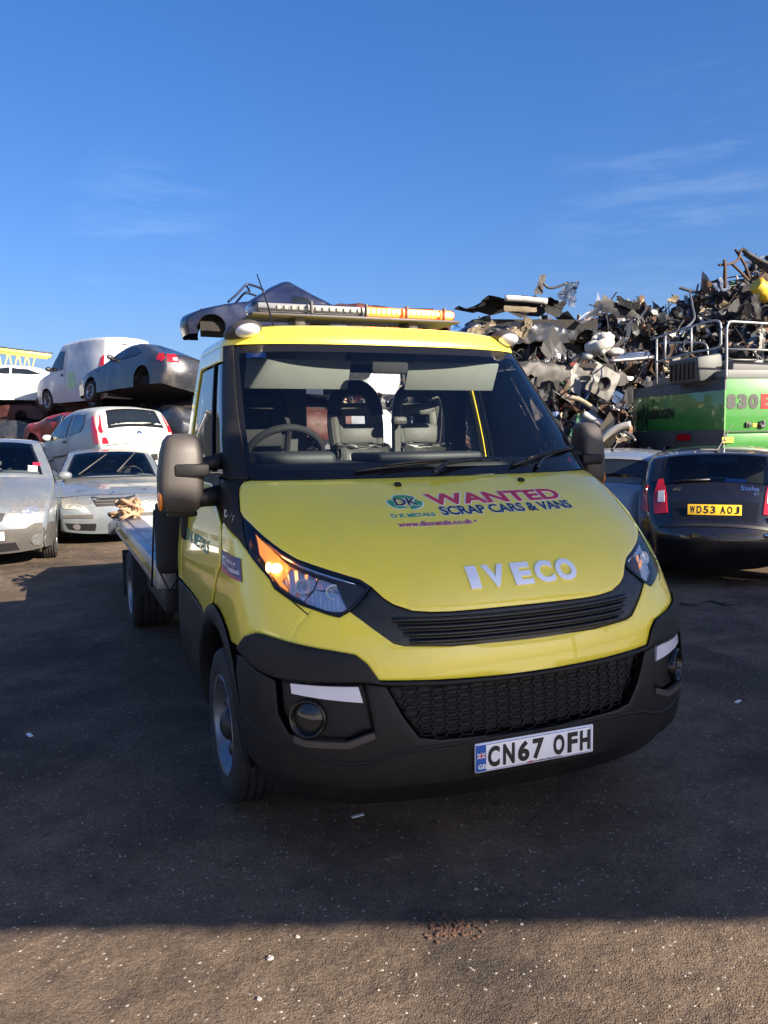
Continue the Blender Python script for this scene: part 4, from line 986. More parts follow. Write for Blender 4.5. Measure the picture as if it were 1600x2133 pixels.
bm = NB(); p, n = c3.end(True)(0, .86); lathe(bm, [(0, 0), (.045, 0), (.05, .012), (.04, .02), (0, .02)], Matrix.Translation(p) @ n.to_track_quat('X', 'Z').to_matrix().to_4x4(), 20); obj('tailgate_badge', bm, 'chrome', c3.root)
bm = NB(); p, n = c3.end(True)(.05, 1.02); tube(bm, [p + n * .03, c3.end(True)(-.36, 1.06)[0] + n * .04], .012, 6); obj('rear_wiper', bm, 'ink', c3.root)
c3.wheels((.72, 3.18), .29, .17, .185, which=((-1, 0), (1, 0), (-1, 1), (1, 1))); c3.mirrors(1.42, .98, 'dirty_white', .08)

# --- white panel van on a red wreck
loc, rz = rear_place((-6.60, 21.8), 47, 4.02, 2.46)
c4 = Car('panel_van', 'small white panel van with green smear, stacked on a crushed red car', 'van', VAN, .83, 1.05, [(.82, .345, .31), (3.42, .345, .31)], 'van_white', loc, rz, tumble=.16, dent=.010, seed=3, crown=.03, bow=.10)
c4.build()
c4.sides('door_window', [(1.12, 1.10), (1.88, 1.10), (1.90, 1.60), (1.62, 1.60), (1.36, 1.38)], ['dark_glass', 'gloss_black'], inset=.03, ring=1, off=.012, thick=.03)
c4.sides('door_gap', [(1.98, .42), (1.992, .42), (1.992, 1.72), (1.98, 1.72)], 'ink', off=.002, thick=0)
c4.sides('door_handle', [(1.76, .92), (1.90, .92), (1.90, .99), (1.76, .99)], 'ink', off=.012)
pm('green_spray', (.36, .62, .34), .5, var=(9, .3))
c4.sides('paint_smear', [(2.1, .62), (2.3, .55), (2.55, .60), (2.62, .80), (2.5, 1.0), (2.3, 1.06), (2.15, .95)], 'green_spray', off=.002, thick=0)
for sg in (-1, 1):
    c4.pan('tail_lamp', c4.end(True), [(sg * .68, .78), (sg * .80, .78), (sg * .79, 1.1), (sg * .72, 1.34), (sg * .66, 1.34)], 'red_lens', off=.012)
    c4.pan('tail_lamp', c4.side(sg), [(3.78, .80), (3.97, .80), (3.96, 1.1), (3.94, 1.36), (3.84, 1.30), (3.80, 1.05)], 'red_lens', off=.010)
c4.ends('door_gap', [(-.006, .5), (.006, .5), (.006, 1.72), (-.006, 1.72)], 'ink', rear=True, both=False, off=.002, thick=0)
c4.ends('door_handle', [(.10, 1.62), (.24, 1.62), (.24, 1.66), (.10, 1.66)], 'ink', rear=True, both=False, off=.012)
c4.ends('bumper', [(-.82, .30), (.82, .30), (.82, .52), (-.82, .52)], 'bumper_grey', rear=True, both=False, off=.02)
c4.wheels((.82, 3.42), .30, .17, .185); c4.mirrors(1.22, 1.10, 'ink', .09)

# --- dark coupe on top of the hatchback
loc, rz = rear_place((-4.27, 19.4), 47, 4.17, 2.28)
tilt = R(2)
c5 = Car('coupe_car', 'dark grey coupe tilted tail up on top of the white hatchback', 'car', COUPE, .87, .88, [(.82, .35, .30), (3.30, .37, .32)], 'anthracite', (loc[0] - .25, loc[1] + .1, 2.42), rz, pitch=tilt, roll=R(-11), dent=.016, seed=5)
c5.build()
c5.sides('side_window', [(1.70, .94), (2.75, .96), (3.15, 1.02), (2.85, 1.20), (2.3, 1.25), (2.0, 1.14)], ['dark_glass', 'gloss_black'], inset=.03, ring=1, off=.012, thick=.03)
q0, q1 = c5.q_at(.955), c5.q_at(1.29); c5.screen('windscreen', q0, q1, .9, .86, ['dark_glass', 'gloss_black'], inset=.04, ring=1)
c5.ends('rear_window', [(-.52, 1.02), (.52, 1.02), (.46, 1.26), (-.46, 1.26)], ['dark_glass', 'gloss_black'], rear=True, both=False, inset=.03, ring=1)
for sg in (-1, 1):
    c5.pan('tail_lamp', c5.side(sg), [(3.86, .78), (4.06, .72), (4.12, .80), (4.04, .92), (3.90, .92)], 'red_lens', off=.012)
    c5.pan('tail_lamp', c5.end(True), [(sg * .46, .72), (sg * .82, .72), (sg * .82, .90), (sg * .52, .90)], 'red_lens', off=.012)
    c5.pan('reversing_lens', c5.end(True), [(sg * .5, .76), (sg * .6, .76), (sg * .6, .82), (sg * .5, .82)], 'clear_lens', off=.016)
c5.sides('door_gap', [(1.55, .36), (1.562, .36), (1.562, .92), (1.55, .92)], 'ink', off=.002, thick=0)
c5.mirrors(1.85, .98, 'anthracite', .09); c5.wheels((.82, 3.30), .28, .17, .18, which=((-1, 0), (1, 0)))

# --- wrecks under and behind
def wreck(name, label, prof, W, belt, paint, rear, ang, z, sq, dent, seed, pitch=0, glassy=True, roll=0, cat='car', group=None):
    L = max(p[0] for p in prof); loc, rz = rear_place(rear, ang, L, z)
    pr = [(y, .24 + (zz - .24) * (sq if zz < .9 else sq * (1 - .35 * (zz - .9)))) for y, zz in prof]
    b2 = .24 + (belt - .24) * sq
    w_ = Car(name, label, cat, pr, W, b2, [(.8, .33 * min(1, sq + .15), .27), (L - .82, .33 * min(1, sq + .15), .27)], paint, loc, rz, pitch=pitch, roll=roll, dent=dent, seed=seed, tumble=.5, group=group)
    w_.build()
    if glassy:
        zt = max(p[1] for p in pr); y0 = [p for p in pr if p[1] > b2][0][0]
        w_.sides('side_window', [(y0 + .45, b2 + .02), (y0 + 1.25, b2 + .02), (y0 + 1.25, zt - .08), (y0 + .85, zt - .10)], 'dark_glass', off=.020, thick=.03)
        w_.sides('side_window', [(y0 + 1.33, b2 + .02), (y0 + 2.05, b2 + .04), (y0 + 1.9, zt - .10), (y0 + 1.33, zt - .08)], 'dark_glass', off=.020, thick=.03)
    return w_
w = wreck('crushed_car', 'crushed red car squashed beneath the white panel van', HATCH, .84, .97, 'crash_red', (-6.5, 20.9), 52, 1.25, .86, .06, 11)
for sg in (-1, 1): w.pan('tail_lamp', w.side(sg), [(3.5, .60), (3.72, .60), (3.66, .85), (3.45, 1.0)], 'red_lens', off=.012)
w.ends('rear_window', [(-.5, .86), (.5, .86), (.45, 1.1), (-.45, 1.1)], 'dark_glass', rear=True, both=False)
wreck('crushed_car', 'flattened dark wreck at the foot of the stack, under the crushed red car', FIVE, .86, .97, 'anthracite', (-6.4, 21.1), 55, 0, .80, .07, 12)
wreck('crushed_car', 'flattened grey wreck on the ground, carrying the white hatchback', LIFT, .86, .95, 'bumper_grey', (-4.3, 15.9), 42, 0, .40, .06, 13, glassy=False)
wreck('crushed_car', 'dark crushed wreck directly beneath the tilted coupe', HATCH, .86, .97, 'anthracite', (-4.1, 19.7), 44, 1.32, .86, .07, 51)
wreck('crushed_car', 'dark wreck at the very bottom of the pile beneath the tilted coupe', FIVE, .86, .97, 'bumper_grey', (-3.9, 19.6), 40, .25, .95, .07, 52, glassy=False)
w = wreck('scrap_car', 'white saloon shell at the left edge beside the panel van, its glass gone', FIVE, .85, .97, 'van_white', (-13.0, 25.0), -72, 2.65, 1.0, .03, 14)
for k, ((x_, y_), an, z_, nm_, pt) in enumerate((((-6.0, 24.6), 80, 0, 'bottom wreck of the dark row far behind the white hatchback', 'anthracite'), ((-6.1, 24.8), 84, 1.15, 'middle wreck of the dark row far behind the white hatchback', 'bumper_grey'), ((-5.9, 24.7), 78, 2.25, 'top wreck of the dark row far behind the white hatchback', 'burnt_red'), ((-10.4, 24.9), 84, 0, 'bottom wreck in the dark gap behind the white panel van', 'bumper_grey'), ((-10.3, 25.1), 80, 1.15, 'second wreck in the dark gap behind the white panel van', 'anthracite'), ((-10.0, 25.6), 82, 2.1, 'flattest wreck, wedged under the white saloon shell', 'burnt_red'), ((-9.6, 28.6), 82, 1.5, 'wreck farthest back in the dark gap behind the white panel van', 'anthracite'))):
    wreck('crushed_car', nm_, (FIVE, HATCH, LIFT, FIVE, HATCH, FIVE, HATCH)[k], .86, .97, pt, (x_, y_), an, z_, .42 if k == 5 else 1.1 if k == 6 else .88, .07, 40 + k, glassy=False)
# stack seen over the cab roof and through the windscreen
BL = [(.06, .2), (.0, .42), (.06, .60), (.35, .76), (.85, .90), (1.05, .95), (1.3, 1.0), (1.55, 1.04), (1.75, 1.20), (2.1, 1.43), (2.4, 1.58), (2.58, 1.55), (3.0, 1.32), (3.3, 1.18), (3.62, 1.02), (3.85, .90), (3.95, .70), (3.96, .5), (3.9, .3)]
c6 = Car('wrecked_car', 'dark blue wrecked hatchback without glass, on top of the stack behind the light bar', 'car', BL, .82, .98, [(.62, .34, .32), (3.2, .34, .32)], 'crash_blue', (-4.85, 20.6, 3.95), R(-78), pitch=R(-2), dent=.026, seed=21, tumble=.45)
c6.build()
bm = NB()
for sg in (-1, 1):
    tube(bm, smooth_path([(sg * .70, 1.0, .98), (sg * .66, 1.25, 1.22), (sg * .62, 1.42, 1.42), (sg * .60, 1.52, 1.45), (sg * .60, 1.78, 1.38), (sg * .62, 1.86, 1.30), (sg * .64, 1.88, 1.14)], 4), .030, 7)
tube(bm, [(-.62, 1.44, 1.42), (.1, 1.55, 1.38), (.62, 1.44, 1.42)], .026, 6); tube(bm, [(-.64, 1.40, 1.42), (-.66, 1.62, 1.62)], .010, 5); tube(bm, [(-.6, 2.2, 1.36), (-.6, 2.22, 1.52)], .03, 6)
for k in range(6): tube(bm, [(-.5 + .1 * k, 2.4, 1.55), (-.52 + .1 * k + random.uniform(-.1, .1), 2.42 + random.uniform(-.1, .2), 1.57 + random.uniform(.05, .14))], .02, 5)
obj('window_frame', bm, 'crash_blue', c6.root)
for sg in (-1, 1): c6.pan('tail_lamp', c6.side(sg), [(3.30, .86), (3.62, .72), (3.70, .80), (3.48, 1.0)], 'lamp_clear', off=.012)
c6.sides('side_window', [(2.5, .98), (3.1, .98), (2.9, 1.16), (2.6, 1.22)], 'dark_glass', off=.020, thick=.03)
bm = NB(); bx(bm, (-.80, 3.1, 1.03), (.02, .42, .10), (0, R(10), R(4)), .004); obj('torn_number_plate', bm, 'plate_yellow', c6.root)
w = wreck('wrecked_car', 'burnt dark red car shell lying behind the lit half of the light bar', FIVE, .84, .97, 'burnt_red', (-2.5, 22.6), -80, 4.25, .62, .10, 22, glassy=False)
w = wreck('scrap_car', 'white hatchback with a red tail lamp, seen through the windscreen', HATCH, .84, .97, 'van_white', (.10, 18.2), 62, 2.35, 1.0, .035, 23)
for sg in (-1, 1):
    w.pan('tail_lamp', w.end(True), [(sg * .60, .72), (sg * .80, .74), (sg * .79, 1.0), (sg * .66, 1.1)], 'red_lens', off=.012); w.pan('tail_lamp', w.side(sg), [(3.56, .74), (3.74, .74), (3.66, .98), (3.5, 1.02)], 'red_lens', off=.010)
w.ends('rear_window', [(-.56, 1.00), (.56, 1.00), (.50, 1.36), (-.50, 1.36)], 'dark_glass', rear=True, both=False)
w = wreck('scrap_car', 'second white car in the stack, below the one with the red tail lamp', FIVE, .85, .97, 'van_white', (.35, 18.6), 70, 1.10, .88, .05, 24)
wreck('crushed_car', 'bottom silver wreck of the stack behind the truck cab', LIFT, .86, .95, 'silver', (.5, 18.8), 80, 0, .78, .06, 25)
wreck('crushed_car', 'dark wreck behind the driver seat, lowest but one under the blue hatchback', LIFT, .86, .95, 'anthracite', (-3.0, 21.3), -150, 2.7, .85, .06, 26)
wreck('crushed_car', 'dark grey wreck standing on the ground behind the cab, under the blue hatchback', FIVE, .86, .97, 'anthracite', (-3.2, 21.2), -150, 0, 1.0, .06, 27)
wreck('crushed_car', 'maroon wreck in the middle of the stack under the blue hatchback', HATCH, .86, .97, 'burnt_red', (-3.1, 21.2), -150, 1.45, .9, .06, 28)

wreck('crushed_car', 'flattened black car body lying across the left end of the scrap heap', FIVE, .86, .97, 'anthracite', (2.1, 23.2), -82, 3.95, .42, .12, 61, glassy=False)
wreck('crushed_car', 'pale crushed car roof showing low in the left end of the scrap heap', HATCH, .84, .97, 'bumper_grey', (2.6, 20.9), -70, 2.6, .5, .13, 62, glassy=False)
# --- silver hatchback and dark five door at the right, tails to us
BUST = lower(BUST, .80)
loc, rz = rear_place((2.50, 9.92), -24, 4.19, 0)
c7 = Car('silver_hatchback', 'silver hatchback with a stepped tail, half hidden behind the truck and the dark car', 'car', BUST, .885, .98, [(.88, .35, .31), (3.52, .35, .31)], 'silver', loc, rz, see=True)
sw = [(1.45, .97), (2.3, .98), (2.3, 1.29), (2.05, 1.275), (1.68, 1.14)]; sw2 = [(2.36, .98), (3.15, 1.0), (3.42, 1.06), (3.2, 1.24), (2.36, 1.29)]
c7.holes = [sw, sw2]; c7.build()
c7.sides('side_window', grow(sw, .035), ['tint_glass', 'gloss_black'], inset=.055, ring=1, off=.010); c7.sides('side_window', grow(sw2, .035), ['tint_glass', 'gloss_black'], inset=.055, ring=1, off=.010)
c7.ends('rear_window', [(-.66, 1.02), (.66, 1.02), (.60, 1.24), (-.60, 1.24)], ['dark_glass', 'gloss_black'], rear=True, both=False, inset=.03, ring=1, off=.012)
for sg in (-1, 1):
    c7.pan('tail_lamp', c7.end(True), [(sg * .60, .66), (sg * .84, .66), (sg * .85, .80), (sg * .78, .97), (sg * .70, .97)], 'red_lens', off=.014); c7.pan('reversing_lens', c7.end(True), [(sg * .66, .80), (sg * .74, .80), (sg * .75, .88), (sg * .69, .88)], 'clear_lens', off=.02)
c7.ends('bumper', [(-.84, .24), (.84, .24), (.84, .40), (-.84, .40)], 'bumper_grey', rear=True, both=False, off=.012)
c7.plate(None, .52, True, 'plate_yellow'); c7.wheels((.88, 3.52), .31, .19, .19); c7.mirrors(1.5, .99, 'silver', .12)
bm = NB(); tube(bm, [(-.1, 3.1, 1.40), (-.22, 2.85, 1.62)], [.008, .003], 6); bx(bm, (-.1, 3.1, 1.40), (.04, .07, .03), bevel=.01); obj('aerial', bm, 'ink', c7.root)
FIV2 = lower(FIVE, .80)
loc, rz = rear_place((3.42, 8.45), -23, 4.25, 0)
c8 = Car('five_door_car', 'dark aubergine hatchback with a yellow number plate, tail towards us at the right', 'car', FIV2, .83, .95, [(.88, .35, .31), (3.46, .35, .31)], 'aubergine', loc, rz, see=True, bow=.12, taper=.25)
sw = [(1.45, .97), (2.35, .98), (2.35, 1.33), (2.08, 1.315), (1.72, 1.175)]; sw2 = [(2.42, .98), (3.3, 1.0), (3.55, 1.06), (3.48, 1.28), (2.42, 1.335)]
c8.holes = [sw, sw2]; qa, qb = c8.q_at(1.03, True), c8.q_at(1.315, True); c8.top_holes = [(qb + .6, qa - .6, .74)]
qc, qd = c8.q_at(1.01), c8.q_at(1.34); c8.top_holes.append((qc + .6, qd - .4, .82)); c8.build()
c8.sides('side_window', grow(sw, .035), ['windscreen_glass', 'gloss_black'], inset=.055, ring=1, off=.010); c8.sides('side_window', grow(sw2, .035), ['windscreen_glass', 'gloss_black'], inset=.055, ring=1, off=.010)
c8.screen('windscreen', qc, qd, .9, .88, ['windscreen_glass', 'gloss_black'], inset=.05, ring=1)
c8.pan('rear_window', c8.topn, [(qb, -.84), (qb, .84), (qa, .88), (qa, -.88)], ['windscreen_glass', 'gloss_black'], inset=.05, ring=1, du=.6, dv=.1)
for sg in (-1, 1):
    c8.pan('tail_lamp', c8.end(True), [(sg * .46, .74), (sg * .61, .74), (sg * .61, .94), (sg * .57, 1.09), (sg * .52, 1.09), (sg * .48, .94)], 'red_lens', off=.014, thick=.02)
    c8.pan('tail_lamp', c8.side(sg), [(3.92, .76), (4.10, .76), (4.03, .94), (3.98, 1.04), (3.93, 1.03), (3.95, .94)], 'red_lens', off=.012)
    c8.pan('reversing_lens', c8.end(True), [(sg * .49, .86), (sg * .56, .86), (sg * .56, .97), (sg * .50, .97)], 'clear_lens', off=.02)
c8.ends('plate_recess', [(-.40, .66), (.40, .66), (.43, .86), (-.43, .86)], 'gloss_black', rear=True, both=False, off=.004, thick=.005)
c8.ends('bumper_step', [(-.80, .60), (.80, .60), (.80, .625), (-.80, .625)], 'ink', rear=True, both=False, off=.012)
c8.ends('bumper', [(-.86, .24), (.86, .24), (.86, .50), (-.86, .50)], 'gloss_black', rear=True, both=False, off=.010)
bm = NB(); ball(bm, c8.end(True)(.55, .60)[0] + Vector((0, .05, 0)), (.10, .06, .10), 12, 8); bm.free()
c8.plate('WD53 AOJ', .755); E8 = c8.end(True); R8 = lambda u, v: E8(-u, v)
text_on('badge_lettering', 'Stilo', R8, .24, .42, .965, 1.0, 'chrome', c8.root, .008, .004, .01, shear=.15)
text_on('badge_lettering', 'GT', R8, .37, .42, .93, .95, 'chrome', c8.root, .008, .004, .01, shear=.15)
text_on('badge_lettering', 'FIAT', R8, -.42, -.33, .96, .985, 'seat_grey', c8.root, .008, .004, .01, shear=.3)
bm = polygrid([(.10, 1.035), (.30, 1.035), (.30, 1.075), (.10, 1.075)], .1, .1); wrap(bm, R8, .003); obj('window_sticker', bm, 'sky_blue_sticker', c8.root)
bm = NB(); tube(bm, [R8(-.05, 1.06)[0] + Vector((0, .03, 0)), R8(-.42, 1.06)[0] + Vector((0, .04, .0))], .012, 6); obj('rear_wiper', bm, 'ink', c8.root)
bm = NB(); tube(bm, [(0, 3.72, 1.40), (-.17, 3.5, 1.72)], [.008, .0025], 6); bx(bm, (0, 3.72, 1.395), (.05, .08, .04), bevel=.012); obj('aerial', bm, 'ink', c8.root)
c8.wheels((.88, 3.46), .31, .19, .19); c8.mirrors(1.5, .99, 'aubergine', .12); c8.seats((1.9, 2.75))
# torn chrome corner hanging off the bumper
bm = NB(); bx(bm, E8(-.62, .66)[0] + Vector((0, .02, 0)), (.035, .03, .20), (0, R(15), 0), .008); ball(bm, E8(-.66, .56)[0] + Vector((0, .03, 0)), (.05, .03, .03), 10, 6); obj('broken_trim', bm, 'chrome', c8.root)
loc, rz = place((-7.6, 4.6), 178)
c9 = Car('panel_van', 'large white van standing out of view to the left, mirrored in the yellow door', 'van', [(y * 1.3, z * 1.28) for y, z in VAN], 1.0, 1.3, [(1.06, .42, .38), (4.5, .42, .38)], 'van_white', loc, rz, tumble=.10, crown=.03, bow=.10)
c9.build(); c9.sides('door_window', [(1.5, 1.42), (2.4, 1.42), (2.4, 2.02), (2.1, 2.02), (1.8, 1.78)], ['dark_glass', 'gloss_black'], inset=.03, ring=1, off=.012, thick=.03); c9.sides('door_gap', [(2.55, .5), (2.57, .5), (2.57, 2.2), (2.55, 2.2)], 'ink', off=.002, thick=0); c9.wheels((1.06, 4.5), .37, .21, .22)
# upright dark van door at the left edge
dv = thing('van_door', 'tall dark van door with a window, standing on edge at the far left', 'van door', (-6.35, 12.6, 0), R(22))
bm = NB()
for c0, s0 in (((0, 0, .62), (.9, .09, 1.24)), ((-.40, 0, 1.95), (.10, .08, 1.42)), ((.40, 0, 1.95), (.10, .08, 1.42)), ((0, 0, 2.66), (.9, .08, .10))): bx(bm, c0, s0, bevel=.02)
obj('door_skin', bm, 'anthracite', dv); bm = NB(); bx(bm, (0, .0, 1.93), (.72, .02, 1.38)); obj('window', bm, 'dark_glass', dv)
bm = NB(); bx(bm, (.30, -.06, 1.0), (.14, .04, .05), bevel=.01); obj('handle', bm, 'ink', dv)
# ------------------------------------------------------------------ yard: ground, scrap heap, machine, gantry, added shade screen
from mathutils import noise as NZ
F_, P_, R_ = 1707.26, R(5.2261), R(-.79985)
def at(px, py, Y):
    """world point at distance Y ahead that stands behind photo pixel px,py"""
    X, Q = px - 800, py - 1066.5
    X, Q = X * cos(R_) + Q * sin(R_), -X * sin(R_) + Q * cos(R_)
    a, b = X / F_, -Q / F_; r = Vector((a, cos(P_) + b * sin(P_), -sin(P_) + b * cos(P_)))
    return Vector((0, 0, 1.6086)) + r * (Y / r.y)
# ground: tarmac with grit
def ground_mat():
    m = bpy.data.materials.new('tarmac'); m.use_nodes = True; t = m.node_tree; b = t.nodes['Principled BSDF']; N = t.nodes.new; L = t.links.new
    co = N('ShaderNodeTexCoord')
    def noise(sc, det, lo, hi, out=(0, 1), rough=.6):
        n = N('ShaderNodeTexNoise'); n.inputs['Scale'].default_value = sc; n.inputs['Detail'].default_value = det; n.inputs['Roughness'].default_value = rough; L(co.outputs['Object'], n.inputs['Vector'])
        r = N('ShaderNodeMapRange'); r.inputs[1].default_value = lo; r.inputs[2].default_value = hi; r.inputs[3].default_value, r.inputs[4].default_value = out; L(n.outputs[0], r.inputs[0]); return r.outputs[0]
    def mix(f, a, c):
        x = N('ShaderNodeMix'); x.data_type = 'RGBA'; L(f, x.inputs[0])
        for i, v in ((6, a), (7, c)):
            if isinstance(v, tuple): x.inputs[i].default_value = (*v, 1)
            else: L(v, x.inputs[i])
        return x.outputs[2]
    c = mix(noise(.9, 5, .35, .68), (.105, .078, .056), (.175, .130, .093))
    c = mix(noise(5.5, 6, .50, .72, (0, .7)), c, (.078, .060, .047))
    c = mix(noise(2.3, 4, .55, .75, (0, .6)), c, (.22, .16, .11))
    c = mix(noise(.6, 5, .52, .60, (0, .75), .62), c, (.058, .048, .040))
    c = mix(noise(14, 7, .60, .72, (0, .5)), c, (.050, .040, .033))
    mp_ = N('ShaderNodeMapping'); mp_.inputs['Rotation'].default_value = (0, 0, R(24)); L(co.outputs['Object'], mp_.inputs[0])
    wv = N('ShaderNodeTexWave'); wv.inputs['Scale'].default_value = .21; wv.inputs['Distortion'].default_value = 1.6; wv.inputs['Detail'].default_value = 3; wv.inputs['Detail Scale'].default_value = .6; L(mp_.outputs[0], wv.inputs['Vector'])
    tr = N('ShaderNodeMapRange'); tr.inputs[1].default_value = .80; tr.inputs[2].default_value = .97; tr.inputs[4].default_value = .5; L(wv.outputs['Fac'], tr.inputs[0])
    tm = N('ShaderNodeMath'); tm.operation = 'MULTIPLY'; L(tr.outputs[0], tm.inputs[0]); L(noise(3.5, 6, .38, .62), tm.inputs[1]); c = mix(tm.outputs[0], c, (.060, .048, .038))
    v = N('ShaderNodeTexVoronoi'); v.inputs['Scale'].default_value = 150; L(co.outputs['Object'], v.inputs['Vector'])
    r = N('ShaderNodeMapRange'); r.inputs[1].default_value = .0; r.inputs[2].default_value = .55; r.inputs[3].default_value = 1; r.inputs[4].default_value = 0; L(v.outputs['Distance'], r.inputs[0])
    sx = N('ShaderNodeSeparateColor'); L(v.outputs['Color'], sx.inputs[0])
    br = N('ShaderNodeMapRange'); br.inputs[1].default_value = 0; br.inputs[2].default_value = 1; br.inputs[3].default_value = .72; br.inputs[4].default_value = 1.28; L(sx.outputs[0], br.inputs[0])
    hv = N('ShaderNodeMix'); hv.data_type = 'RGBA'; hv.blend_type = 'MULTIPLY'; hv.inputs[0].default_value = 1; L(c, hv.inputs[6]); L(br.outputs[0], hv.inputs[7]); c = hv.outputs[2]
    gt = N('ShaderNodeMath'); gt.operation = 'GREATER_THAN'; gt.inputs[1].default_value = .993; L(sx.outputs[1], gt.inputs[0]); c = mix(gt.outputs[0], c, (.42, .38, .33))
    L(c, b.inputs['Base Color']); b.inputs['Roughness'].default_value = .9; b.inputs['Specular IOR Level'].default_value = .12
    b1 = N('ShaderNodeBump'); b1.inputs['Strength'].default_value = .6; b1.inputs['Distance'].default_value = .006; L(r.outputs[0], b1.inputs['Height'])
    b2 = N('ShaderNodeBump'); b2.inputs['Strength'].default_value = .5; b2.inputs['Distance'].default_value = .03; L(noise(7, 8, .2, .8), b2.inputs['Height']); L(b1.outputs[0], b2.inputs['Normal'])
    L(b2.outputs[0], b.inputs['Normal']); MATS['tarmac'] = m
ground_mat()
bm = NB(); s = 900
vs = [bm.verts.new(p) for p in ((-s, -s, 0), (s, -s, 0), (s, s, 0), (-s, s, 0))]; bm.faces.new(vs)
g = obj('ground', bm, 'tarmac', smooth=False); g['kind'] = 'structure'
pm('bounce_concrete', (.55, .52, .46), .9, var=(1.5, .15), bump=(20, .3))  # pale colour of the added bounce slab
bm = NB(); bm.faces.new([bm.verts.new(p) for p in ((-40, -60, .004), (50, -60, .004), (50, .85, .004), (-40, .85, .004))]); g = obj('bounce_apron', bm, 'bounce_concrete', smooth=False); g['kind'] = 'structure'  # slab added out of view to bounce sunlight onto the truck's shaded front
# gravel scattered over the tarmac (uncountable) + the stones one can point at
pm('stone', (.24, .21, .18), .85, var=(8, .3)); pm('pale_stone', (.34, .31, .27), .8, var=(20, .2)); pm('rust_flake', (.085, .045, .030), .9, var=(20, .4))
def rock(V, Fc, c, r, seed, k=6):
    """small faceted stone appended to vertex/face lists"""
    rnd = random.Random(seed); b = len(V); n = k
    for h, q in ((0.0, .75), (.45, 1.0), (.85, .55)):
        for j in range(n): a = 2 * pi * (j + rnd.random() * .5) / n; q2 = q * rnd.uniform(.7, 1.15); V.append((c[0] + r * q2 * cos(a), c[1] + r * q2 * sin(a) * .85, c[2] + r * h * rnd.uniform(.8, 1.1)))
    for l in range(2):
        for j in range(n): Fc.append((b + l * n + j, b + l * n + (j + 1) % n, b + (l + 1) * n + (j + 1) % n, b + (l + 1) * n + j))
    Fc.append(tuple(b + 2 * n + j for j in range(n)))
def pyobj(name, V, Fc, mats, mi=None, smooth=False):
    me = bpy.data.meshes.new(name); me.from_pydata(V, [], Fc)
    for m in mats: me.materials.append(MATS[m])
    if mi: me.polygons.foreach_set('material_index', mi)
    if smooth: me.polygons.foreach_set('use_smooth', [True] * len(Fc))
    me.update(); o = bpy.data.objects.new(name, me); COL.objects.link(o); return o
V, Fc, mi = [], [], []; random.seed(5)
for k in range(1700):
    y = 1.2 + 11 * random.random() ** 2.0; x = random.uniform(-.62, .62) * (y + .6); r = random.choice((.0014, .0018, .0020, .0024, .0036)) * (1 + .12 * y)
    if k % 90 == 0: r *= 1.8
    n0 = len(Fc); rock(V, Fc, (x, y, -.001), r, k); mi += [random.choice((0, 0, 1, 1, 1, 2))] * (len(Fc) - n0)
o = pyobj('gravel', V, Fc, ['stone', 'pale_stone', 'rust_flake'], mi); tag(o, 'fine pale grit scattered over the dark tarmac', 'gravel', kind='stuff')
for (px, py, r, lab) in ((563, 1998, .013, 'pale square stone on the sunlit tarmac, largest of the loose stones'), (620, 1952, .010, 'small pale stone just inside the sunlit strip, near the shadow edge'), (540, 2082, .010, 'small grey stone nearest the bottom of the view'), (1086, 1926, .008, 'white chip on the shadow edge right of the rust flakes')):
    p = at(px, py, 10); d = p - Vector((0, 0, 1.6086)); q = Vector((0, 0, 1.6086)) + d * (-1.6086 / d.z)
    V, Fc = [], []; rock(V, Fc, (0, 0, -.002), r, int(px), 7); o = pyobj('stone', V, Fc, ['pale_stone']); o.location = q; tag(o, lab, 'stone', 'loose stones on the tarmac')
V, Fc = [], []; random.seed(8)
for k in range(150):
    d = at(940 + random.gauss(0, 26), 1936 + random.gauss(0, 11), 10) - Vector((0, 0, 1.6086)); q = Vector((0, 0, 1.6086)) + d * (-1.6086 / d.z); rock(V, Fc, (q.x, q.y, -.001), random.uniform(.003, .011), k)
o = pyobj('rust_crumbs', V, Fc, ['rust_flake']); tag(o, 'little heap of dark rust crumbs at the shadow edge', 'rust crumbs', kind='stuff')
bm = NB(); P = []
for i in range(10):
    d = at(1418 + 112 * i / 9, 1258 + 4 * sin(i), 10) - Vector((0, 0, 1.6086)); P.append(Vector((0, 0, 1.6186)) + d * (-1.6086 / d.z))
tube(bm, P, .011, 6); o = obj('metal_rod', bm, 'dark_steel'); tag(o, 'thin metal rod lying on the tarmac below the dark five door car', 'rod')
V, Fc = [], []
for px, py in ((62, 1532), (1537, 1462), (745, 1700)):
    d = at(px, py, 10) - Vector((0, 0, 1.6086)); q = Vector((0, 0, 1.6086)) + d * (-1.6086 / d.z)
    bm = NB(); bx(bm, (0, 0, .003), (.055, .022, .004), (.05, .05, px), .001); o = obj('litter_scrap', bm, 'white_ink', loc=q); tag(o, {62: 'white scrap of litter on the shaded tarmac at the left', 1537: 'white scrap of litter on the shaded tarmac at the right', 745: 'white scrap of litter on the dark tarmac in front of the truck'}[px], 'litter', 'litter on the tarmac')

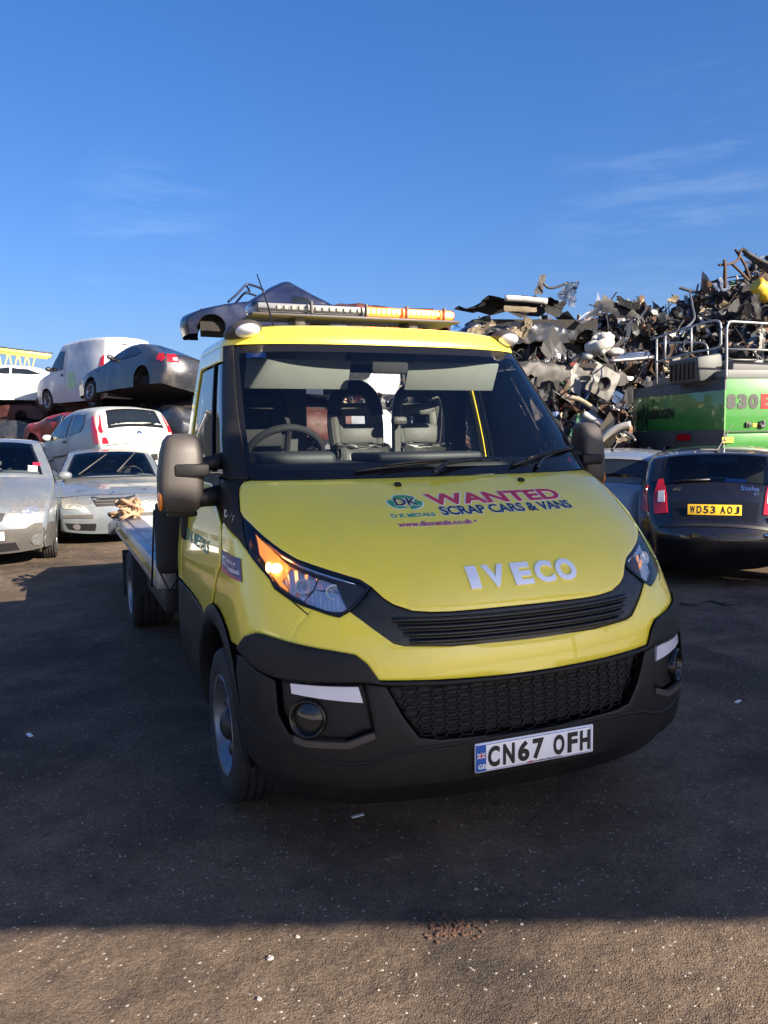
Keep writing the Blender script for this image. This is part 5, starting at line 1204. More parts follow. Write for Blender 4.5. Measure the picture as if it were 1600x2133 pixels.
# ---- scrap heap
pm('scrap_rust', (.070, .040, .026), .85, var=(3, .5)); pm('scrap_black', (.014, .014, .016), .7, var=(3, .4)); pm('scrap_grey', (.050, .052, .057), .55, .3, dirt=(2, (.06, .04, .03), .7))
pm('scrap_metal', (.27, .27, .28), .38, .8, dirt=(3, (.10, .07, .05), .6)); pm('scrap_white', (.42, .42, .40), .5, dirt=(2.5, (.20, .16, .11), .7)); pm('scrap_cream', (.34, .28, .19), .6, dirt=(3, (.16, .11, .07), .7))
pm('scrap_blue', (.05, .09, .19), .5, dirt=(3, (.06, .05, .04), .6)); pm('scrap_red', (.24, .03, .025), .5, dirt=(3, (.07, .04, .03), .6)); pm('scrap_green', (.03, .15, .09), .5, dirt=(3, (.06, .05, .03), .5))
pm('scrap_brown', (.16, .09, .055), .8, var=(5, .5)); pm('drum_yellow', (.62, .42, .03), .5, dirt=(4, (.2, .13, .05), .6))
SM = ['scrap_black', 'scrap_rust', 'scrap_grey', 'scrap_metal', 'scrap_white', 'scrap_cream', 'scrap_blue', 'scrap_red', 'scrap_green', 'scrap_brown']
RIDGE = [(-3.5, 2.6), (.8, 3.7), (2.0, 4.45), (3.2, 4.75), (4.3, 5.0), (5.6, 5.15), (6.6, 5.2), (8.0, 5.45), (9.3, 5.45), (10.2, 6.1), (11.4, 6.6), (12.6, 7.2), (15, 8.0), (20, 7.4), (26, 5)]
def ridge(x): return hermite([p[0] for p in RIDGE], [p[1] for p in RIDGE], x) * .97
def heap_h(x, y):
    yr = 26.5; q_ = max(0, min(1, (x - 4.9) / .9)); y0 = 16.9 + .05 * x + .35 * math.sin(x * 1.1) + 3.4 * q_ * q_ * (3 - 2 * q_)
    h = ridge(x)
    t = (y - y0) / (yr - y0)
    if t <= 0: return -.1
    p = h * (t ** .62 if t < 1 else max(0, 1 - (t - 1) * .5))
    if x < -2: p *= max(0, (x + 4.5) / 2.5)
    n = NZ.noise(Vector((x * .8, y * .8, 3))) * .55 + NZ.noise(Vector((x * 2.1, y * 2.1, 7))) * .28
    return max(-.1, p + n * min(1, max(0, p)))
V, Fc = [], []; nx, ny = 90, 46
for j in range(ny):
    for i in range(nx): x = -4.5 + 30 * i / (nx - 1); y = 16.4 + 17 * j / (ny - 1); V.append((x, y, heap_h(x, y) - .12))
for j in range(ny - 1):
    for i in range(nx - 1): a = j * nx + i; Fc.append((a, a + 1, a + nx + 1, a + nx))
o = pyobj('heap_core', V, Fc, ['scrap_black'], smooth=False)
mi = [0] * len(Fc); rnd = random.Random(42)
def frame(nrm, rnd, tilt):
    n = (Vector(nrm) + Vector((rnd.gauss(0, tilt), rnd.gauss(0, tilt), rnd.gauss(0, tilt)))).normalized()
    a = n.orthogonal().normalized(); a.rotate(Matrix.Rotation(rnd.uniform(0, 2 * pi), 3, n)); return a, n.cross(a), n
def shard(V, Fc, mi, c, fr, kind, s, m, rnd):
    a, b_, n = fr; base = len(V)
    if kind == 'sheet':
        nu, nv = 5, 4; sx, sy = s * rnd.uniform(.7, 1.5), s * rnd.uniform(.35, .9); cv, cw = rnd.uniform(-1.6, 1.6), rnd.uniform(-1.2, 1.2)
        for j in range(nv):
            for i in range(nu):
                u, v = i / (nu - 1) - .5, j / (nv - 1) - .5
                h = cv * u * u * sx * 2 + cw * u * v * sx + rnd.gauss(0, .075) * s
                p = c + a * (u * sx + rnd.gauss(0, .03) * s) + b_ * (v * sy + rnd.gauss(0, .03) * s) + n * h; V.append(p[:])
        for j in range(nv - 1):
            for i in range(nu - 1): q = base + j * nu + i; Fc.append((q, q + 1, q + nu + 1, q + nu)); mi.append(m)
    elif kind == 'bar':
        L = s * rnd.uniform(.9, 2.2); w = s * rnd.uniform(.04, .10); k = 5; bend = rnd.uniform(-.5, .5); tw = rnd.uniform(-1, 1)
        for i in range(k):
            u = i / (k - 1) - .5; o_ = c + a * u * L + n * (bend * u * u * L) + b_ * (tw * .2 * u * u * L)
            for dx, dy in ((-w, -w * .5), (w, -w * .5), (w, w * .5), (-w, w * .5)): V.append((o_ + b_ * dx + n * dy)[:])
        for i in range(k - 1):
            for e in range(4): Fc.append((base + i * 4 + e, base + i * 4 + (e + 1) % 4, base + i * 4 + 4 + (e + 1) % 4, base + i * 4 + 4 + e)); mi.append(m)
        Fc.append((base, base + 3, base + 2, base + 1)); mi.append(m)
        q = base + 4 * (k - 1); Fc.append((q, q + 1, q + 2, q + 3)); mi.append(m)
    elif kind == 'tube':
        L = s * rnd.uniform(1.2, 3.0); w = s * rnd.uniform(.018, .05); k = 9; c1_, c2_ = rnd.uniform(-.8, .8), rnd.uniform(-.8, .8); ph = rnd.uniform(0, 6)
        for i in range(k):
            u = i / (k - 1) - .5; o_ = c + a * u * L + n * (c1_ * math.sin(3 * u + ph) * L * .25) + b_ * (c2_ * math.sin(5 * u + ph) * L * .15)
            for e in range(5): V.append((o_ + b_ * w * cos(e * 1.2566) + n * w * sin(e * 1.2566))[:])
        for i in range(k - 1):
            for e in range(5): Fc.append((base + i * 5 + e, base + i * 5 + (e + 1) % 5, base + i * 5 + 5 + (e + 1) % 5, base + i * 5 + 5 + e)); mi.append(m)
    elif kind == 'lump':
        nu, nv = 7, 5; sx, sy, sz = s * rnd.uniform(.3, .6), s * rnd.uniform(.25, .5), s * rnd.uniform(.2, .4)
        for j in range(nv):
            th = pi * (j + .35) / (nv - .3)
            for i in range(nu):
                ph = 2 * pi * i / nu; q = rnd.uniform(.7, 1.2); V.append((c + a * sx * q * sin(th) * cos(ph) + b_ * sy * q * sin(th) * sin(ph) + n * sz * q * cos(th))[:])
        for j in range(nv - 1):
            for i in range(nu): Fc.append((base + j * nu + i, base + j * nu + (i + 1) % nu, base + (j + 1) * nu + (i + 1) % nu, base + (j + 1) * nu + i)); mi.append(m)
        Fc.append(tuple(base + i for i in range(nu))); mi.append(m)
    else:                                                        # ring: a tyre or a hoop
        R0, r0 = s * .42, s * rnd.uniform(.07, .14); nu, nv = 14, 6
        for i in range(nu):
            A = 2 * pi * i / nu; d = a * cos(A) + b_ * sin(A)
            for e in range(nv): B = 2 * pi * e / nv; V.append((c + d * (R0 + r0 * cos(B)) + n * r0 * 1.3 * sin(B))[:])
        for i in range(nu):
            for e in range(nv): Fc.append((base + i * nv + e, base + i * nv + (e + 1) % nv, base + ((i + 1) % nu) * nv + (e + 1) % nv, base + ((i + 1) % nu) * nv + e)); mi.append(m)
def surf_n(x, y):
    e = .25; return Vector((heap_h(x - e, y) - heap_h(x + e, y), heap_h(x, y - e) - heap_h(x, y + e), 2 * e)).normalized()
KW = (['sheet'] * 34 + ['bar'] * 22 + ['tube'] * 22 + ['lump'] * 18 + ['ring'] * 4)
MW = [0] * 34 + [1] * 17 + [2] * 22 + [3] * 13 + [4] * 5 + [5] * 5 + [6] * 4 + [7] * 1 + [8] * 1 + [9] * 4
for k in range(25000):
    x = rnd.uniform(-2.5, 17.5); y = rnd.uniform(16.9, 27.6); h = heap_h(x, y)
    if h < .05: continue
    kind = rnd.choice(KW); s = rnd.choice((.10, .13, .17, .21, .27, .36, .55)) * rnd.uniform(.8, 1.25)
    if k % 50 == 0: s *= 1.8
    m = rnd.choice(MW)
    if kind == 'ring': m = rnd.choice((0, 0, 3))
    c = Vector((x, y, h + rnd.uniform(-.10, .20) * min(1, s * 1.4))); shard(V, Fc, mi, c, frame(surf_n(x, y), rnd, .75), kind, s, m, rnd)
bpy.data.meshes.remove(o.data)
o = pyobj('scrap_heap', V, Fc, SM, mi); tag(o, 'tall heap of mangled scrap metal behind the truck and the green machine', 'scrap heap', kind='stuff')

# ---- pieces of the heap one can point at
def piece(name, label, cat, px, py, Y, group=None):
    p = at(px, py, Y); return p
def sheet(name, label, corners, Y, mat, crumple=.05, n=10, thick=.02, bulge=.0, seed=0, cat='scrap metal', grp='recognisable pieces on the scrap heap'):
    """crumpled sheet whose four corners stand at the given picture points and distances"""
    rnd = random.Random(seed); C = [at(x, y, Y + dy) for x, y, dy in corners]; o0 = sum(C, Vector()) / 4; bm = NB(); nr = (C[1] - C[0]).cross(C[3] - C[0]).normalized(); rows = []
    for j in range(n + 1):
        r = []
        for i in range(n + 1):
            u, v = i / n, j / n; p = C[0] * (1 - u) * (1 - v) + C[1] * u * (1 - v) + C[2] * u * v + C[3] * (1 - u) * v
            q = p * 1.6 + Vector((seed * 3.3, 0, 0)); p = p - o0 + nr * (bulge * (1 - (2 * u - 1) ** 2) + NZ.noise(q) * crumple * 2 + NZ.noise(q * 3) * crumple) + Vector((rnd.gauss(0, 1), 0, rnd.gauss(0, 1))) * crumple * .28
            r.append(bm.verts.new(p))
        rows.append(r)
    for A, B in zip(rows, rows[1:]):
        for i in range(n): bm.faces.new((A[i], A[i + 1], B[i + 1], B[i]))
    g = bmesh.ops.solidify(bm, geom=bm.faces[:], thickness=thick)
    o = obj(name, bm, mat, loc=o0, angle=30); return tag(o, label, cat, grp)
def rod(name, label, pts, r, mat, cat='scrap metal', n=8, k=4, grp='recognisable pieces on the scrap heap'):
    P = [at(*p) for p in pts]; o0 = sum(P, Vector()) / len(P); bm = NB(); tube(bm, smooth_path([p - o0 for p in P], k), r, n); o = obj(name, bm, mat, loc=o0); return tag(o, label, cat, grp)
sheet('vehicle_shell', 'long dark flattened vehicle shell jutting out at the top left of the heap', [(945, 655, 0), (1055, 612, 0), (1190, 630, 2), (1170, 655, 2)], 22.5, 'scrap_black', .12, 12, .10, .1, 1)
rod('bumper_bar', 'white bumper strip along the edge of the flattened shell', [(1052, 621, 22.2), (1090, 623, 22.2), (1140, 628, 22.2)], .085, 'scrap_white')
sheet('rusty_strip', 'long rusty orange strip hanging under the flattened shell', [(1050, 636, 0), (1118, 640, 0), (1118, 650, 0), (1050, 648, 0)], 22.0, 'scrap_cream', .02, 8, .05, 0, 2)
sheet('bent_post', 'bent upright sheet post sticking up above the flattened shell', [(1112, 612, 0), (1124, 573, .2), (1137, 572, .3), (1130, 614, .1)], 23.0, 'scrap_grey', .03, 8, .10, 0, 3)
rod('bracket_arm', 'dark curved bracket arm reaching across the gap on top of the heap', [(1132, 590, 23), (1142, 599, 23), (1156, 599, 23), (1182, 590, 23)], .035, 'scrap_grey')
sheet('crumpled_wing', 'crumpled blue grey panel standing beside the bracket arm', [(1160, 626, 0), (1176, 592, .3), (1200, 590, .6), (1196, 640, .4)], 23.0, 'scrap_blue', .14, 10, .03, .1, 4)
sheet('car_radiator', 'pale crushed radiator on the left slope of the heap', [(972, 690, 0), (1022, 668, .2), (1031, 678, 0), (982, 702, -.2)], 20.8, 'scrap_cream', .10, 9, .08, .05, 6)
sheet('engine_cover', 'pale jagged casting right of the crushed radiator', [(1055, 690, 0), (1095, 664, .2), (1112, 672, 0), (1066, 708, -.2)], 20.6, 'scrap_cream', .16, 9, .06, .1, 7)
sheet('roof_panel', 'large dark folded roof panel forming a peak on the ridge', [(1222, 642, 0), (1262, 614, .4), (1332, 652, .4), (1300, 664, -.2)], 23.5, 'scrap_grey', .08, 10, .03, .12, 8)
sheet('roof_panel', 'second dark folded panel, right of the ridge peak', [(1286, 616, .5), (1332, 634, .3), (1324, 646, .0), (1288, 632, .2)], 23.6, 'scrap_black', .06, 8, .03, .05, 9)
sheet('pale_wing', 'pale grey wing panel below the folded roof panel', [(1200, 668, 0), (1250, 632, .3), (1258, 640, .2), (1214, 676, -.1)], 22.6, 'scrap_metal', .06, 8, .03, .08, 10)
bm = NB()
for c_, s_ in (((0, 0, 0), (.34, .26, .20)), ((.18, -.1, .22), (.20, .18, .14)), ((-.25, -.05, -.22), (.16, .16, .10)), ((.42, -.1, -.12), (.20, .14, .10)), ((.05, -.25, -.05), (.10, .1, .16))): ball(bm, c_, s_, 12, 8)
lathe(bm, [(.0, -.2), (.30, -.2), (.32, .0), (.24, .06), (.12, .06), (0, .1)], Matrix.Translation((.1, -.1, -.02)) @ Matrix.Rotation(R(70), 4, 'Y'), 18)
for v in bm.verts: v.co += Vector((rnd.gauss(0, .012), rnd.gauss(0, .012), rnd.gauss(0, .012)))
o = obj('gearbox', bm, 'scrap_white', loc=at(1245, 724, 20.6), angle=40); tag(o, 'white engine and gearbox lump in the middle of the heap', 'engine', 'recognisable pieces on the scrap heap')
sheet('perforated_rail', 'long perforated grey rail lying level right of the white engine', [(1285, 738, 0), (1352, 733, .3), (1354, 742, .2), (1286, 748, -.1)], 20.5, 'scrap_blue', .03, 8, .06, 0, 11)
rod('exhaust_pipe', 'silver exhaust pipe under the perforated rail', [(1270, 752, 20.3), (1320, 748, 20.4), (1360, 744, 20.6)], .05, 'scrap_metal')
sheet('torn_door', 'white and blue car door panel standing on end', [(1196, 758, 0), (1216, 752, .2), (1208, 830, -.3), (1186, 806, -.3)], 19.6, 'scrap_white', .09, 10, .05, .08, 12)
sheet('red_flap', 'small bright red flap at the top of the white and blue door panel', [(1186, 757, 0), (1202, 752, 0), (1198, 760, 0), (1190, 764, 0)], 19.5, 'scrap_red', .02, 5, .03, 0, 13)
c0 = at(1257, 796, 19.2)
wm = thing('washing_machine_front', 'white washing machine front with a round door hole, leaning on the heap', 'appliance panel', c0, group='recognisable pieces on the scrap heap', rot=(R(12), R(24), R(20)))
bm = NB(); n_ = 40; ro = []; ri = []; rb = []
for k in range(n_):
    a_ = 2 * pi * k / n_; ca, sa = cos(a_), sin(a_); q = max(abs(ca) / .36, abs(sa) / .34); ro.append(bm.verts.new((ca / q * .98, NZ.noise(Vector((ca * 2, sa * 2, 1))) * .08, sa / q * .98))); ri.append(bm.verts.new((.17 * ca + .03, -.03, .17 * sa - .03))); rb.append(bm.verts.new((.15 * ca + .03, .14, .15 * sa - .03)))
for k in range(n_):
    j = (k + 1) % n_; bm.faces.new((ro[k], ro[j], ri[j], ri[k])); bm.faces.new((ri[k], ri[j], rb[j], rb[k]))
bmesh.ops.solidify(bm, geom=bm.faces[:], thickness=.02); obj('panel', bm, 'scrap_white', wm, angle=40)
bm = NB(); lathe(bm, [(0, .12), (.155, .12), (.17, .0), (.15, -.02), (.145, .08), (0, .10)], Matrix.Translation((.03, 0, -.03)) @ Matrix.Rotation(R(90), 4, 'Z'), 26); obj('drum', bm, 'scrap_black', wm)
rod('cream_pipe', 'long cream pipe slanting down the front of the heap', [(1178, 826, 18.6), (1210, 834, 18.5), (1245, 858, 18.3)], .055, 'scrap_cream')
sheet('pink_panel', 'long rust and pink panel slanting down beside the cream pipe', [(1176, 838, 0), (1196, 842, 0), (1282, 896, -.4), (1262, 902, -.4)], 18.4, 'scrap_brown', .08, 10, .05, .06, 14)
rod('metal_tube', 'bright bare metal tube under the pink panel', [(1215, 862, 18.0), (1246, 880, 17.9), (1274, 898, 17.8)], .075, 'scrap_white')
sheet('green_tangle', 'tangle of green plastic at the foot of the heap beside the truck mirror', [(1190, 868, 0), (1203, 864, .2), (1202, 900, 0), (1191, 908, -.2)], 17.9, 'scrap_green', .10, 9, .02, 0, 15)
rod('bent_bumper', 'pale bent bumper curling up at the foot of the heap', [(1250, 918, 17.4), (1268, 902, 17.3), (1290, 890, 17.2), (1314, 884, 17.1)], .075, 'scrap_white')
rod('grey_hose', 'thin grey hose curving to the ground below the pale bent bumper', [(1298, 898, 17.2), (1316, 908, 17.1), (1323, 918, 17.0)], .03, 'scrap_metal')
sheet('bright_wing', 'bright crumpled metal piece lying at the foot of the heap', [(1282, 910, 0), (1306, 908, .1), (1312, 917, -.1), (1286, 920, -.2)], 17.0, 'scrap_cream', .05, 7, .03, .05, 16)
rod('twisted_wire', 'thin twisted brown wire standing up by the machine', [(1292, 892, 17.6), (1288, 868, 17.6), (1296, 848, 17.6), (1302, 836, 17.6)], .022, 'scrap_brown')
o0 = at(1588, 605, 22.8); bm = NB(); lathe(bm, [(0, -.28), (.20, -.28), (.22, -.26), (.22, -.1), (.235, -.08), (.22, -.06), (.22, .10), (.235, .12), (.22, .14), (.22, .27), (.19, .28), (0, .27)], Matrix.Rotation(R(20), 4, 'Z') @ Matrix.Rotation(R(35), 4, 'Y'), 22)
o = obj('yellow_drum', bm, 'drum_yellow', loc=o0, angle=40); tag(o, 'small yellow drum near the top right of the heap', 'drum', 'recognisable pieces on the scrap heap')
rod('upright_pipe', 'upright dark pipe standing on the top right of the heap', [(1510, 600, 24), (1511, 570, 24), (1509, 541, 24)], .05, 'scrap_rust', k=2)
rod('cross_pipe', 'thin pipe crossing the upright pipe with a hooked end', [(1497, 552, 24), (1522, 549, 24.2), (1538, 540, 24.4), (1543, 522, 24.5), (1550, 520, 24.5)], .035, 'scrap_rust')
for i, (pts, lab) in enumerate(((((1532, 520, 24.6), (1552, 552, 24.4), (1562, 580, 24.2)), 'steep rod leaning among the pipes at the top right, nearest the upright one'), (((1545, 519, 24.8), (1580, 541, 24.7), (1625, 560, 24.6)), 'longest pale pipe sloping right along the top edge of the heap'), (((1523, 548, 24.3), (1542, 566, 24.2), (1560, 585, 24.1)), 'shorter rod sloping down right below the hooked pipe'), (((1550, 528, 25), (1590, 556, 24.8), (1640, 590, 24.6)), 'lower of the two pipes that slope out of view at the top right'))):
    rod('long_pipe', lab, pts, (.04, .07, .04, .06)[i], ('scrap_rust', 'scrap_grey', 'scrap_rust', 'scrap_grey')[i], k=2)
sheet('hanging_rag', 'pale rag hanging on the heap behind the machine railing', [(1584, 684, 0), (1594, 684, 0), (1597, 724, -.2), (1583, 722, -.2)], 21.3, 'scrap_white', .06, 9, .02, .03, 17)
rod('hanging_cable', 'thin cable hanging in a curve above the machine railing', [(1437, 608, 23.6), (1443, 640, 23), (1446, 665, 22.5), (1425, 686, 22)], .03, 'scrap_metal')
sheet('brown_cowl', 'tan curved cowl sitting on the ridge left of the pipes', [(1392, 626, 0), (1404, 613, .2), (1414, 620, .3), (1408, 632, .1)], 24.0, 'scrap_cream', .05, 7, .05, .12, 18)
sheet('dark_sheet', 'dark blue sheet on the ridge below the upright pipe', [(1488, 598, 0), (1500, 578, .2), (1522, 600, .3), (1500, 612, .1)], 24.0, 'scrap_blue', .06, 8, .03, .06, 19)
sheet('grey_trough', 'pale grey torn panel at the right edge of the heap', [(1568, 618, 0), (1580, 612, .2), (1590, 660, .2), (1576, 662, -.1)], 22.4, 'scrap_grey', .08, 9, .03, .1, 20)
sheet('blue_tarpaulin', 'bright blue plastic scrap just right of the light bar', [(938, 676, 0), (950, 672, 0), (962, 684, 0), (946, 690, 0)], 19.8, 'sky_blue_sticker', .05, 7, .02, .03, 21)
for i, (cs, lab, mt) in enumerate((([(1372, 790, 0), (1382, 772, .2), (1408, 790, .2), (1396, 802, 0)], 'white torn sheet behind the machine, furthest left of the white pieces there', 'scrap_white'), ([(1395, 775, 0), (1412, 742, .2), (1420, 748, .3), (1424, 792, 0)], 'tall white fin of plastic standing behind the machine', 'scrap_white'), ([(1430, 776, 0), (1442, 768, .2), (1454, 776, .2), (1436, 786, 0)], 'small white hooked piece behind the machine, nearest its louvres', 'scrap_white'), ([(1376, 798, 0), (1400, 792, .1), (1404, 806, 0), (1378, 808, 0)], 'cream torn panel lying lowest behind the machine', 'scrap_cream'), ([(1406, 786, 0), (1420, 784, 0), (1420, 800, 0), (1408, 800, 0)], 'green scrap between the white pieces behind the machine', 'scrap_green'))):
    sheet('torn_panel', lab, cs, 19.6, mt, .10, 8, .03, .08, 30 + i)

# ---- green material handler
pm('machine_green', (.042, .21, .038), .35, 0, .9, dirt=(1.2, (.06, .17, .05), .4)); pm('machine_grey', (.060, .068, .070), .55, var=(3, .15)); pm('machine_dark', (.030, .036, .034), .6); pm('machine_light_grey', (.15, .155, .155), .55, var=(3, .12)); pm('rail_grey', (.34, .35, .36), .4, .5)
pm('warning_yellow', (.70, .45, .03), .45)
mh = thing('material_handler', 'green material handler with grey counterweight and railings, in front of the scrap heap', 'scrap handler', (6.6, 16.0, 0), math.atan2(.2, .98))
iv = mh.rotation_euler.to_matrix().inverted()
def ml(x, y): v = iv @ Vector((x - 6.6, y - 16.0, 0)); return (v.x, v.y)
plan = [ml(6.62, 15.98), ml(6.52, 16.42), ml(6.36, 17.1), ml(6.15, 17.9), ml(5.97, 18.7), ml(5.90, 19.25), ml(5.98, 19.5)]
def band(z0, z1, off, bulge=0., n=4, top_in=0.):
    bm = NB(); rows = []; P = smooth2(plan[1:], 3); P = [plan[0]] + P
    far = [ml(8.6, 20.0)]
    for j in range(n + 1):
        f = j / n; z = z0 + (z1 - z0) * f; o_ = off + bulge * (1 - (2 * f - 1) ** 2) - top_in * f
        r = [bm.verts.new((P[0][0], P[0][1] - .001, z))] + [bm.verts.new((x - o_, y, z)) for x, y in P[1:]] + [bm.verts.new((.05, 3.6, z)), bm.verts.new((.05, P[0][1], z))]
        rows.append(r)
    m = len(rows[0])
    for A, B in zip(rows, rows[1:]):
        for i in range(m): bm.faces.new((A[i], B[i], B[(i + 1) % m], A[(i + 1) % m]))
    bm.faces.new(rows[0]); bm.faces.new(rows[-1][::-1]); bmesh.ops.recalc_face_normals(bm, faces=bm.faces); return bm
obj('counterweight', band(1.655, 2.43, 0, .03), 'machine_green', mh, angle=25)
obj('lower_skirt', band(1.31, 1.653, .03, .01), 'machine_grey', mh, angle=25)
obj('upper_skirt', band(2.432, 2.66, .02, .0, top_in=.12), 'machine_grey', mh, angle=25)
bm = NB(); bx(bm, (2.62, 1.5, 2.12), (5.1, 2.9, 1.06), bevel=.02); sd = obj('side_body', bm, 'machine_green', mh)
bm = NB(); bx(bm, (2.62, 1.45, 1.44), (5.06, 2.9, .28), bevel=.015); obj('side_sill', bm, 'machine_green', mh)
bm = NB(); bx(bm, (2.70, 1.5, 2.74), (5.1, 2.8, .17), bevel=.02); bx(bm, (2.9, 1.4, 2.93), (5.0, 2.2, .22), bevel=.04); obj('engine_cover', bm, 'machine_light_grey', mh)
bm = NB()
for k in range(5): bx(bm, (.62 + k * .75, .27, 3.02), (.55, .02, .05), bevel=.008)
obj('cover_slot', bm, 'ink', mh)
bm = NB(); bx(bm, (.05, 1.05, 2.90), (.55, 1.1, .50), (0, R(-8), 0), .05); ve = obj('louvre_block', bm, 'machine_grey', mh)
for k in range(6):
    bm = NB(); bx(bm, (-.235, .70 + k * .16, 2.86), (.03, .07, .34), (R(14), R(-8), 0)); obj('louvre', bm, 'ink', ve)
# panel gaps, sockets, stickers, lettering
SF = plane_fn((0, -.0, 0), (1, 0, 0), (0, 0, 1)); SFm = lambda u, v: (Vector((u, .052, v)), Vector((0, -1, 0)))
for nm, u0, u1, col in (('8', .10, .31, 'ink'), ('3', .345, .555, 'ink'), ('0', .59, .80, 'ink'), ('E', .86, 1.10, 'red_lens')): text_on('side_lettering', nm, SFm, u0, u1, 2.06, 2.35, col, sd, .012, .006, .06)
bm = NB(); bx(bm, (2.6, .045, 1.62), (5.0, .02, .018)); obj('panel_gap', bm, 'machine_dark', sd)
bm = NB(); bx(bm, (.58, .03, 1.75), (.12, .05, .10), bevel=.01); bx(bm, (.59, .0, 1.75), (.07, .03, .05), bevel=.005); obj('socket', bm, 'machine_dark', sd)
bm = NB(); bx(bm, (.74, .045, 1.74), (.10, .012, .07)); obj('side_sticker', bm, 'warning_yellow', sd)
bm = NB(); lathe(bm, [(0, 0), (.075, 0), (.075, .05), (.055, .07), (0, .07)], Matrix.Translation((.88, .05, 1.75)) @ Matrix.Rotation(R(-90), 4, 'Z'), 20); bx(bm, (.88, -.03, 1.80), (.04, .03, .09), bevel=.01); obj('filler_cap', bm, 'machine_grey', sd)
bm = NB(); bx(bm, (.10, -.025, 1.46), (.24, .012, .11)); ws = obj('warning_sticker', bm, 'warning_yellow', mh)
bm = NB(); v3 = [bm.verts.new(p) for p in ((-.0, -.033, 1.425), (.075, -.033, 1.425), (.0375, -.033, 1.495))]; bm.faces.new(v3); bx(bm, (.16, -.033, 1.46), (.06, .003, .02)); obj('warning_mark', bm, 'ink', ws, smooth=False)
PP = smooth2(plan[1:], 3); acc = [0]
for a_, b_ in zip(PP, PP[1:]): acc.append(acc[-1] + math.hypot(b_[0] - a_[0], b_[1] - a_[1]))
def rearfn(u, z):         # u metres from the far corner towards us
    d = acc[-1] - u; i = max(k for k in range(len(acc) - 1) if acc[k] <= max(0, d)); f = (d - acc[i]) / (acc[i + 1] - acc[i]); x = PP[i][0] + (PP[i + 1][0] - PP[i][0]) * f; y = PP[i][1] + (PP[i + 1][1] - PP[i][1]) * f
    t_ = Vector((PP[i + 1][0] - PP[i][0], PP[i + 1][1] - PP[i][1], 0)).normalized(); return Vector((x, y, z)), Vector((-t_.y, t_.x, 0)) if -t_.y < 0 else Vector((t_.y, -t_.x, 0))
RF = lambda u, z: (lambda p, n: (p + n * .035, n))(*rearfn(u, z))
text_on('rear_lettering', 'SE', RF, .42, .72, 1.92, 2.12, 'ink', mh, .008, .004, .03, grid=(.1, .1), shear=.1)
text_on('rear_lettering', 'N', RF, .74, .95, 1.74, 2.28, 'ink', mh, .008, .004, .0, grid=(.1, .1))
text_on('rear_lettering', 'NEBOGEN', RF, .98, 1.98, 1.92, 2.12, 'ink', mh, .008, .004, .03, grid=(.1, .1), shear=.1)
q = polygrid([(1.05, 2.24), (1.17, 2.24), (1.18, 2.36), (1.04, 2.36)], .2, .2); wrap(q, RF, .008, .005); obj('rear_emblem', q, 'machine_green', mh, smooth=False)
q = polygrid([(2.02, 1.42), (2.62, 1.42), (2.62, 1.60), (2.08, 1.60)], .1, .2); wrap(q, RF, .012, .03); tl = obj('lamp_recess', q, 'machine_dark', mh, smooth=False)
q = polygrid([(2.12, 1.45), (2.58, 1.45), (2.58, 1.575), (2.16, 1.575)], .1, .2); wrap(q, RF, .03, .02); obj('tail_lamp', q, 'red_lens', tl, smooth=False)
def mp(px, py, Y): v = at(px, py, Y); w = iv @ (v - Vector((6.6, 16, 0))); return w
def dpt(px): return 16.2 + (1501 - px) / 133 * 2.1
def RP(*l): return [mp(x, y, dpt(x)) for x, y in l]
bm = NB(); tube(bm, smooth_path(RP((1356, 707), (1400, 693), (1440, 680), (1476, 670), (1493, 668), (1501, 675), (1502, 700), (1500, 718), (1488, 726), (1440, 735), (1400, 746), (1366, 754)), 4), .022, 8); obj('guard_rail', bm, 'rail_grey', mh)
for a_, b_ in (((1368, 808), (1368, 706)), ((1385, 748), (1386, 699)), ((1440, 735), (1440, 681))):
    bm = NB(); tube(bm, RP(a_, b_), .024, 8); obj('rail_post', bm, 'rail_grey', mh)
bm = NB(); tube(bm, smooth_path([mp(x, y, dpt(x) + 2.4) for x, y in ((1372, 716), (1440, 713), (1470, 717), (1475, 740))], 4), .02, 8); obj('far_guard_rail', bm, 'rail_grey', mh)
bm = NB(); tube(bm, smooth_path([mp(x, y, 15.95 + .2 * (x - 1513) / 100) for x, y in ((1513, 790), (1514, 740), (1514, 690), (1517, 675), (1526, 670), (1600, 674), (1700, 678))], 4), .023, 8); tube(bm, [mp(1515, 727, 15.95), mp(1700, 732, 16.3)], .02, 8); obj('guard_rail', bm, 'rail_grey', mh)
# undercarriage behind the parked cars
bm = NB(); bx(bm, (2.4, 1.6, .95), (3.2, 2.2, .5), bevel=.05); bx(bm, (2.4, 1.6, 1.22), (1.6, 1.6, .2)); obj('undercarriage', bm, 'machine_dark', mh)
for u in (.9, 3.9):
    for v in (.35, 2.9):
        bm = NB(); lathe(bm, [(.28, -.2), (.52, -.22), (.56, -.16), (.56, .16), (.52, .22), (.28, .2), (.25, .05), (0, .05)], Matrix.Translation((u, v, .56)) @ Matrix.Rotation(R(90), 4, 'Z'), 26); obj('wheel', bm, 'rubber', mh)

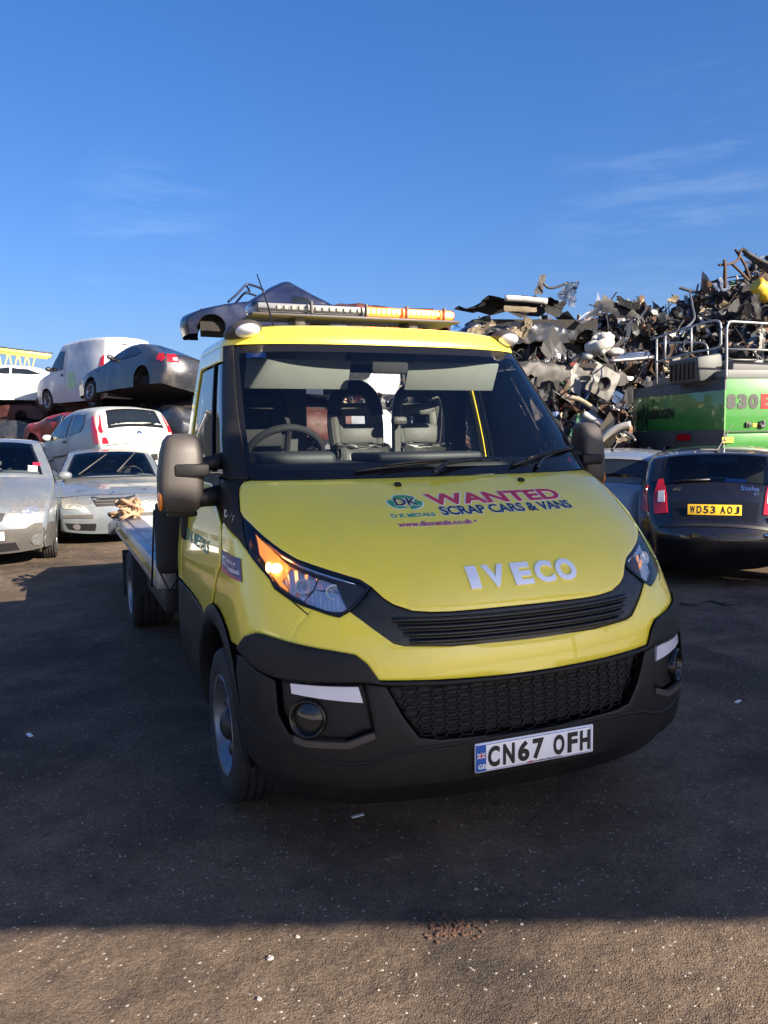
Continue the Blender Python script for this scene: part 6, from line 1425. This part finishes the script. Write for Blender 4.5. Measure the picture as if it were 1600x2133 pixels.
# ---- yellow lattice gantry far off at the left
pm('gantry_yellow', (.74, .56, .14), .5)
ga = thing('gantry_crane', 'yellow lattice gantry crane beam far behind the stacked cars at the left', 'gantry crane', at(-60, 740, 62))
o0 = ga.location.copy()
def gp(px, py, dy=0): return at(px, py, 62 + dy) - o0
for nm, ln in (('top_chord', [((-140, 711, 0), (106, 742, 0)), ((-140, 718, 3), (100, 745, 3))]), ('bottom_chord', [((-140, 779, 0), (72, 779, 0)), ((-140, 778, 3), (72, 780, 3))])):
    for a_, b_ in ln:
        bm = NB(); tube(bm, [gp(*a_), gp(*b_)], .16 if nm == 'top_chord' else .13, 6); obj(nm, bm, 'gantry_yellow', ga)
xs_ = [-130, -95, -60, -30, -5, 18, 38, 56, 74]
for dy in (0, 3):
    for i, (xa, xb) in enumerate(zip(xs_, xs_[1:])):
        ta, tb = 728 + xa * .126, 728 + xb * .126
        bm = NB(); tube(bm, [gp(xa, ta, dy), gp((xa + xb) / 2, 779, dy), gp(xb, tb, dy)], .08, 5); obj('lattice_brace', bm, 'gantry_yellow', ga)
for px in (-140, -100):
    bm = NB(); tube(bm, [gp(px, 740), Vector((gp(px, 740).x, 0, -o0.z))], .35, 8); obj('leg', bm, 'gantry_yellow', ga)
bm = NB(); tube(bm, [gp(-140, 700), gp(20, 726), gp(110, 736)], .05, 5); obj('hoist_cable', bm, 'dark_steel', ga)

# ---- added screen, unseen behind the camera, to throw the shade band across the truck
pm('cladding', (.72, .72, .70), .55, .0, var=(1, .1))  # pale, so the added screen also bounces light onto the hood
sh = thing('shade_screen', 'added corrugated screen on posts, unseen behind the viewer, casting the band of shade', 'screen', (0, 0, 0))
LOW, TOP1, TOP2, YS = 3.50, 5.58, 7.9, -2.5
def cladding(x0, x1, z0, z1, y):
    bm = NB(); n = int((x1 - x0) / .09); vs = []
    for i in range(n + 1): x = x0 + (x1 - x0) * i / n; yy = y + (0, .03, .03, 0)[i % 4]; vs.append((bm.verts.new((x, yy, z0)), bm.verts.new((x, yy, z1))))
    for A, B in zip(vs, vs[1:]): bm.faces.new((A[0], B[0], B[1], A[1]))
    bmesh.ops.solidify(bm, geom=bm.faces[:], thickness=.02); return bm
for xa, xb, zt in ((-1.0, 6.5, TOP1), (6.5, 8.4, 5.92), (8.4, 11.2, 6.4)): obj('cladding', cladding(xa, xb, LOW, zt, YS), 'cladding', sh, smooth=False)  # stepped top edges shape the shade on hood and windscreen
obj('cladding', cladding(11.2, 24, LOW, TOP2, YS), 'cladding', sh, smooth=False)
for x in (-.9, 11.3, 23.9):
    bm = NB(); bx(bm, (x, YS - .12, 2.75 if x < 0 else 3.8), (.14, .14, 5.5 if x < 0 else 7.6)); obj('post', bm, 'dark_steel', sh)
for z in (3.62, 5.4):
    bm = NB(); bx(bm, (11.5, YS - .06, z), (24.8, .06, .10)); obj('cladding_rail', bm, 'dark_steel', sh)
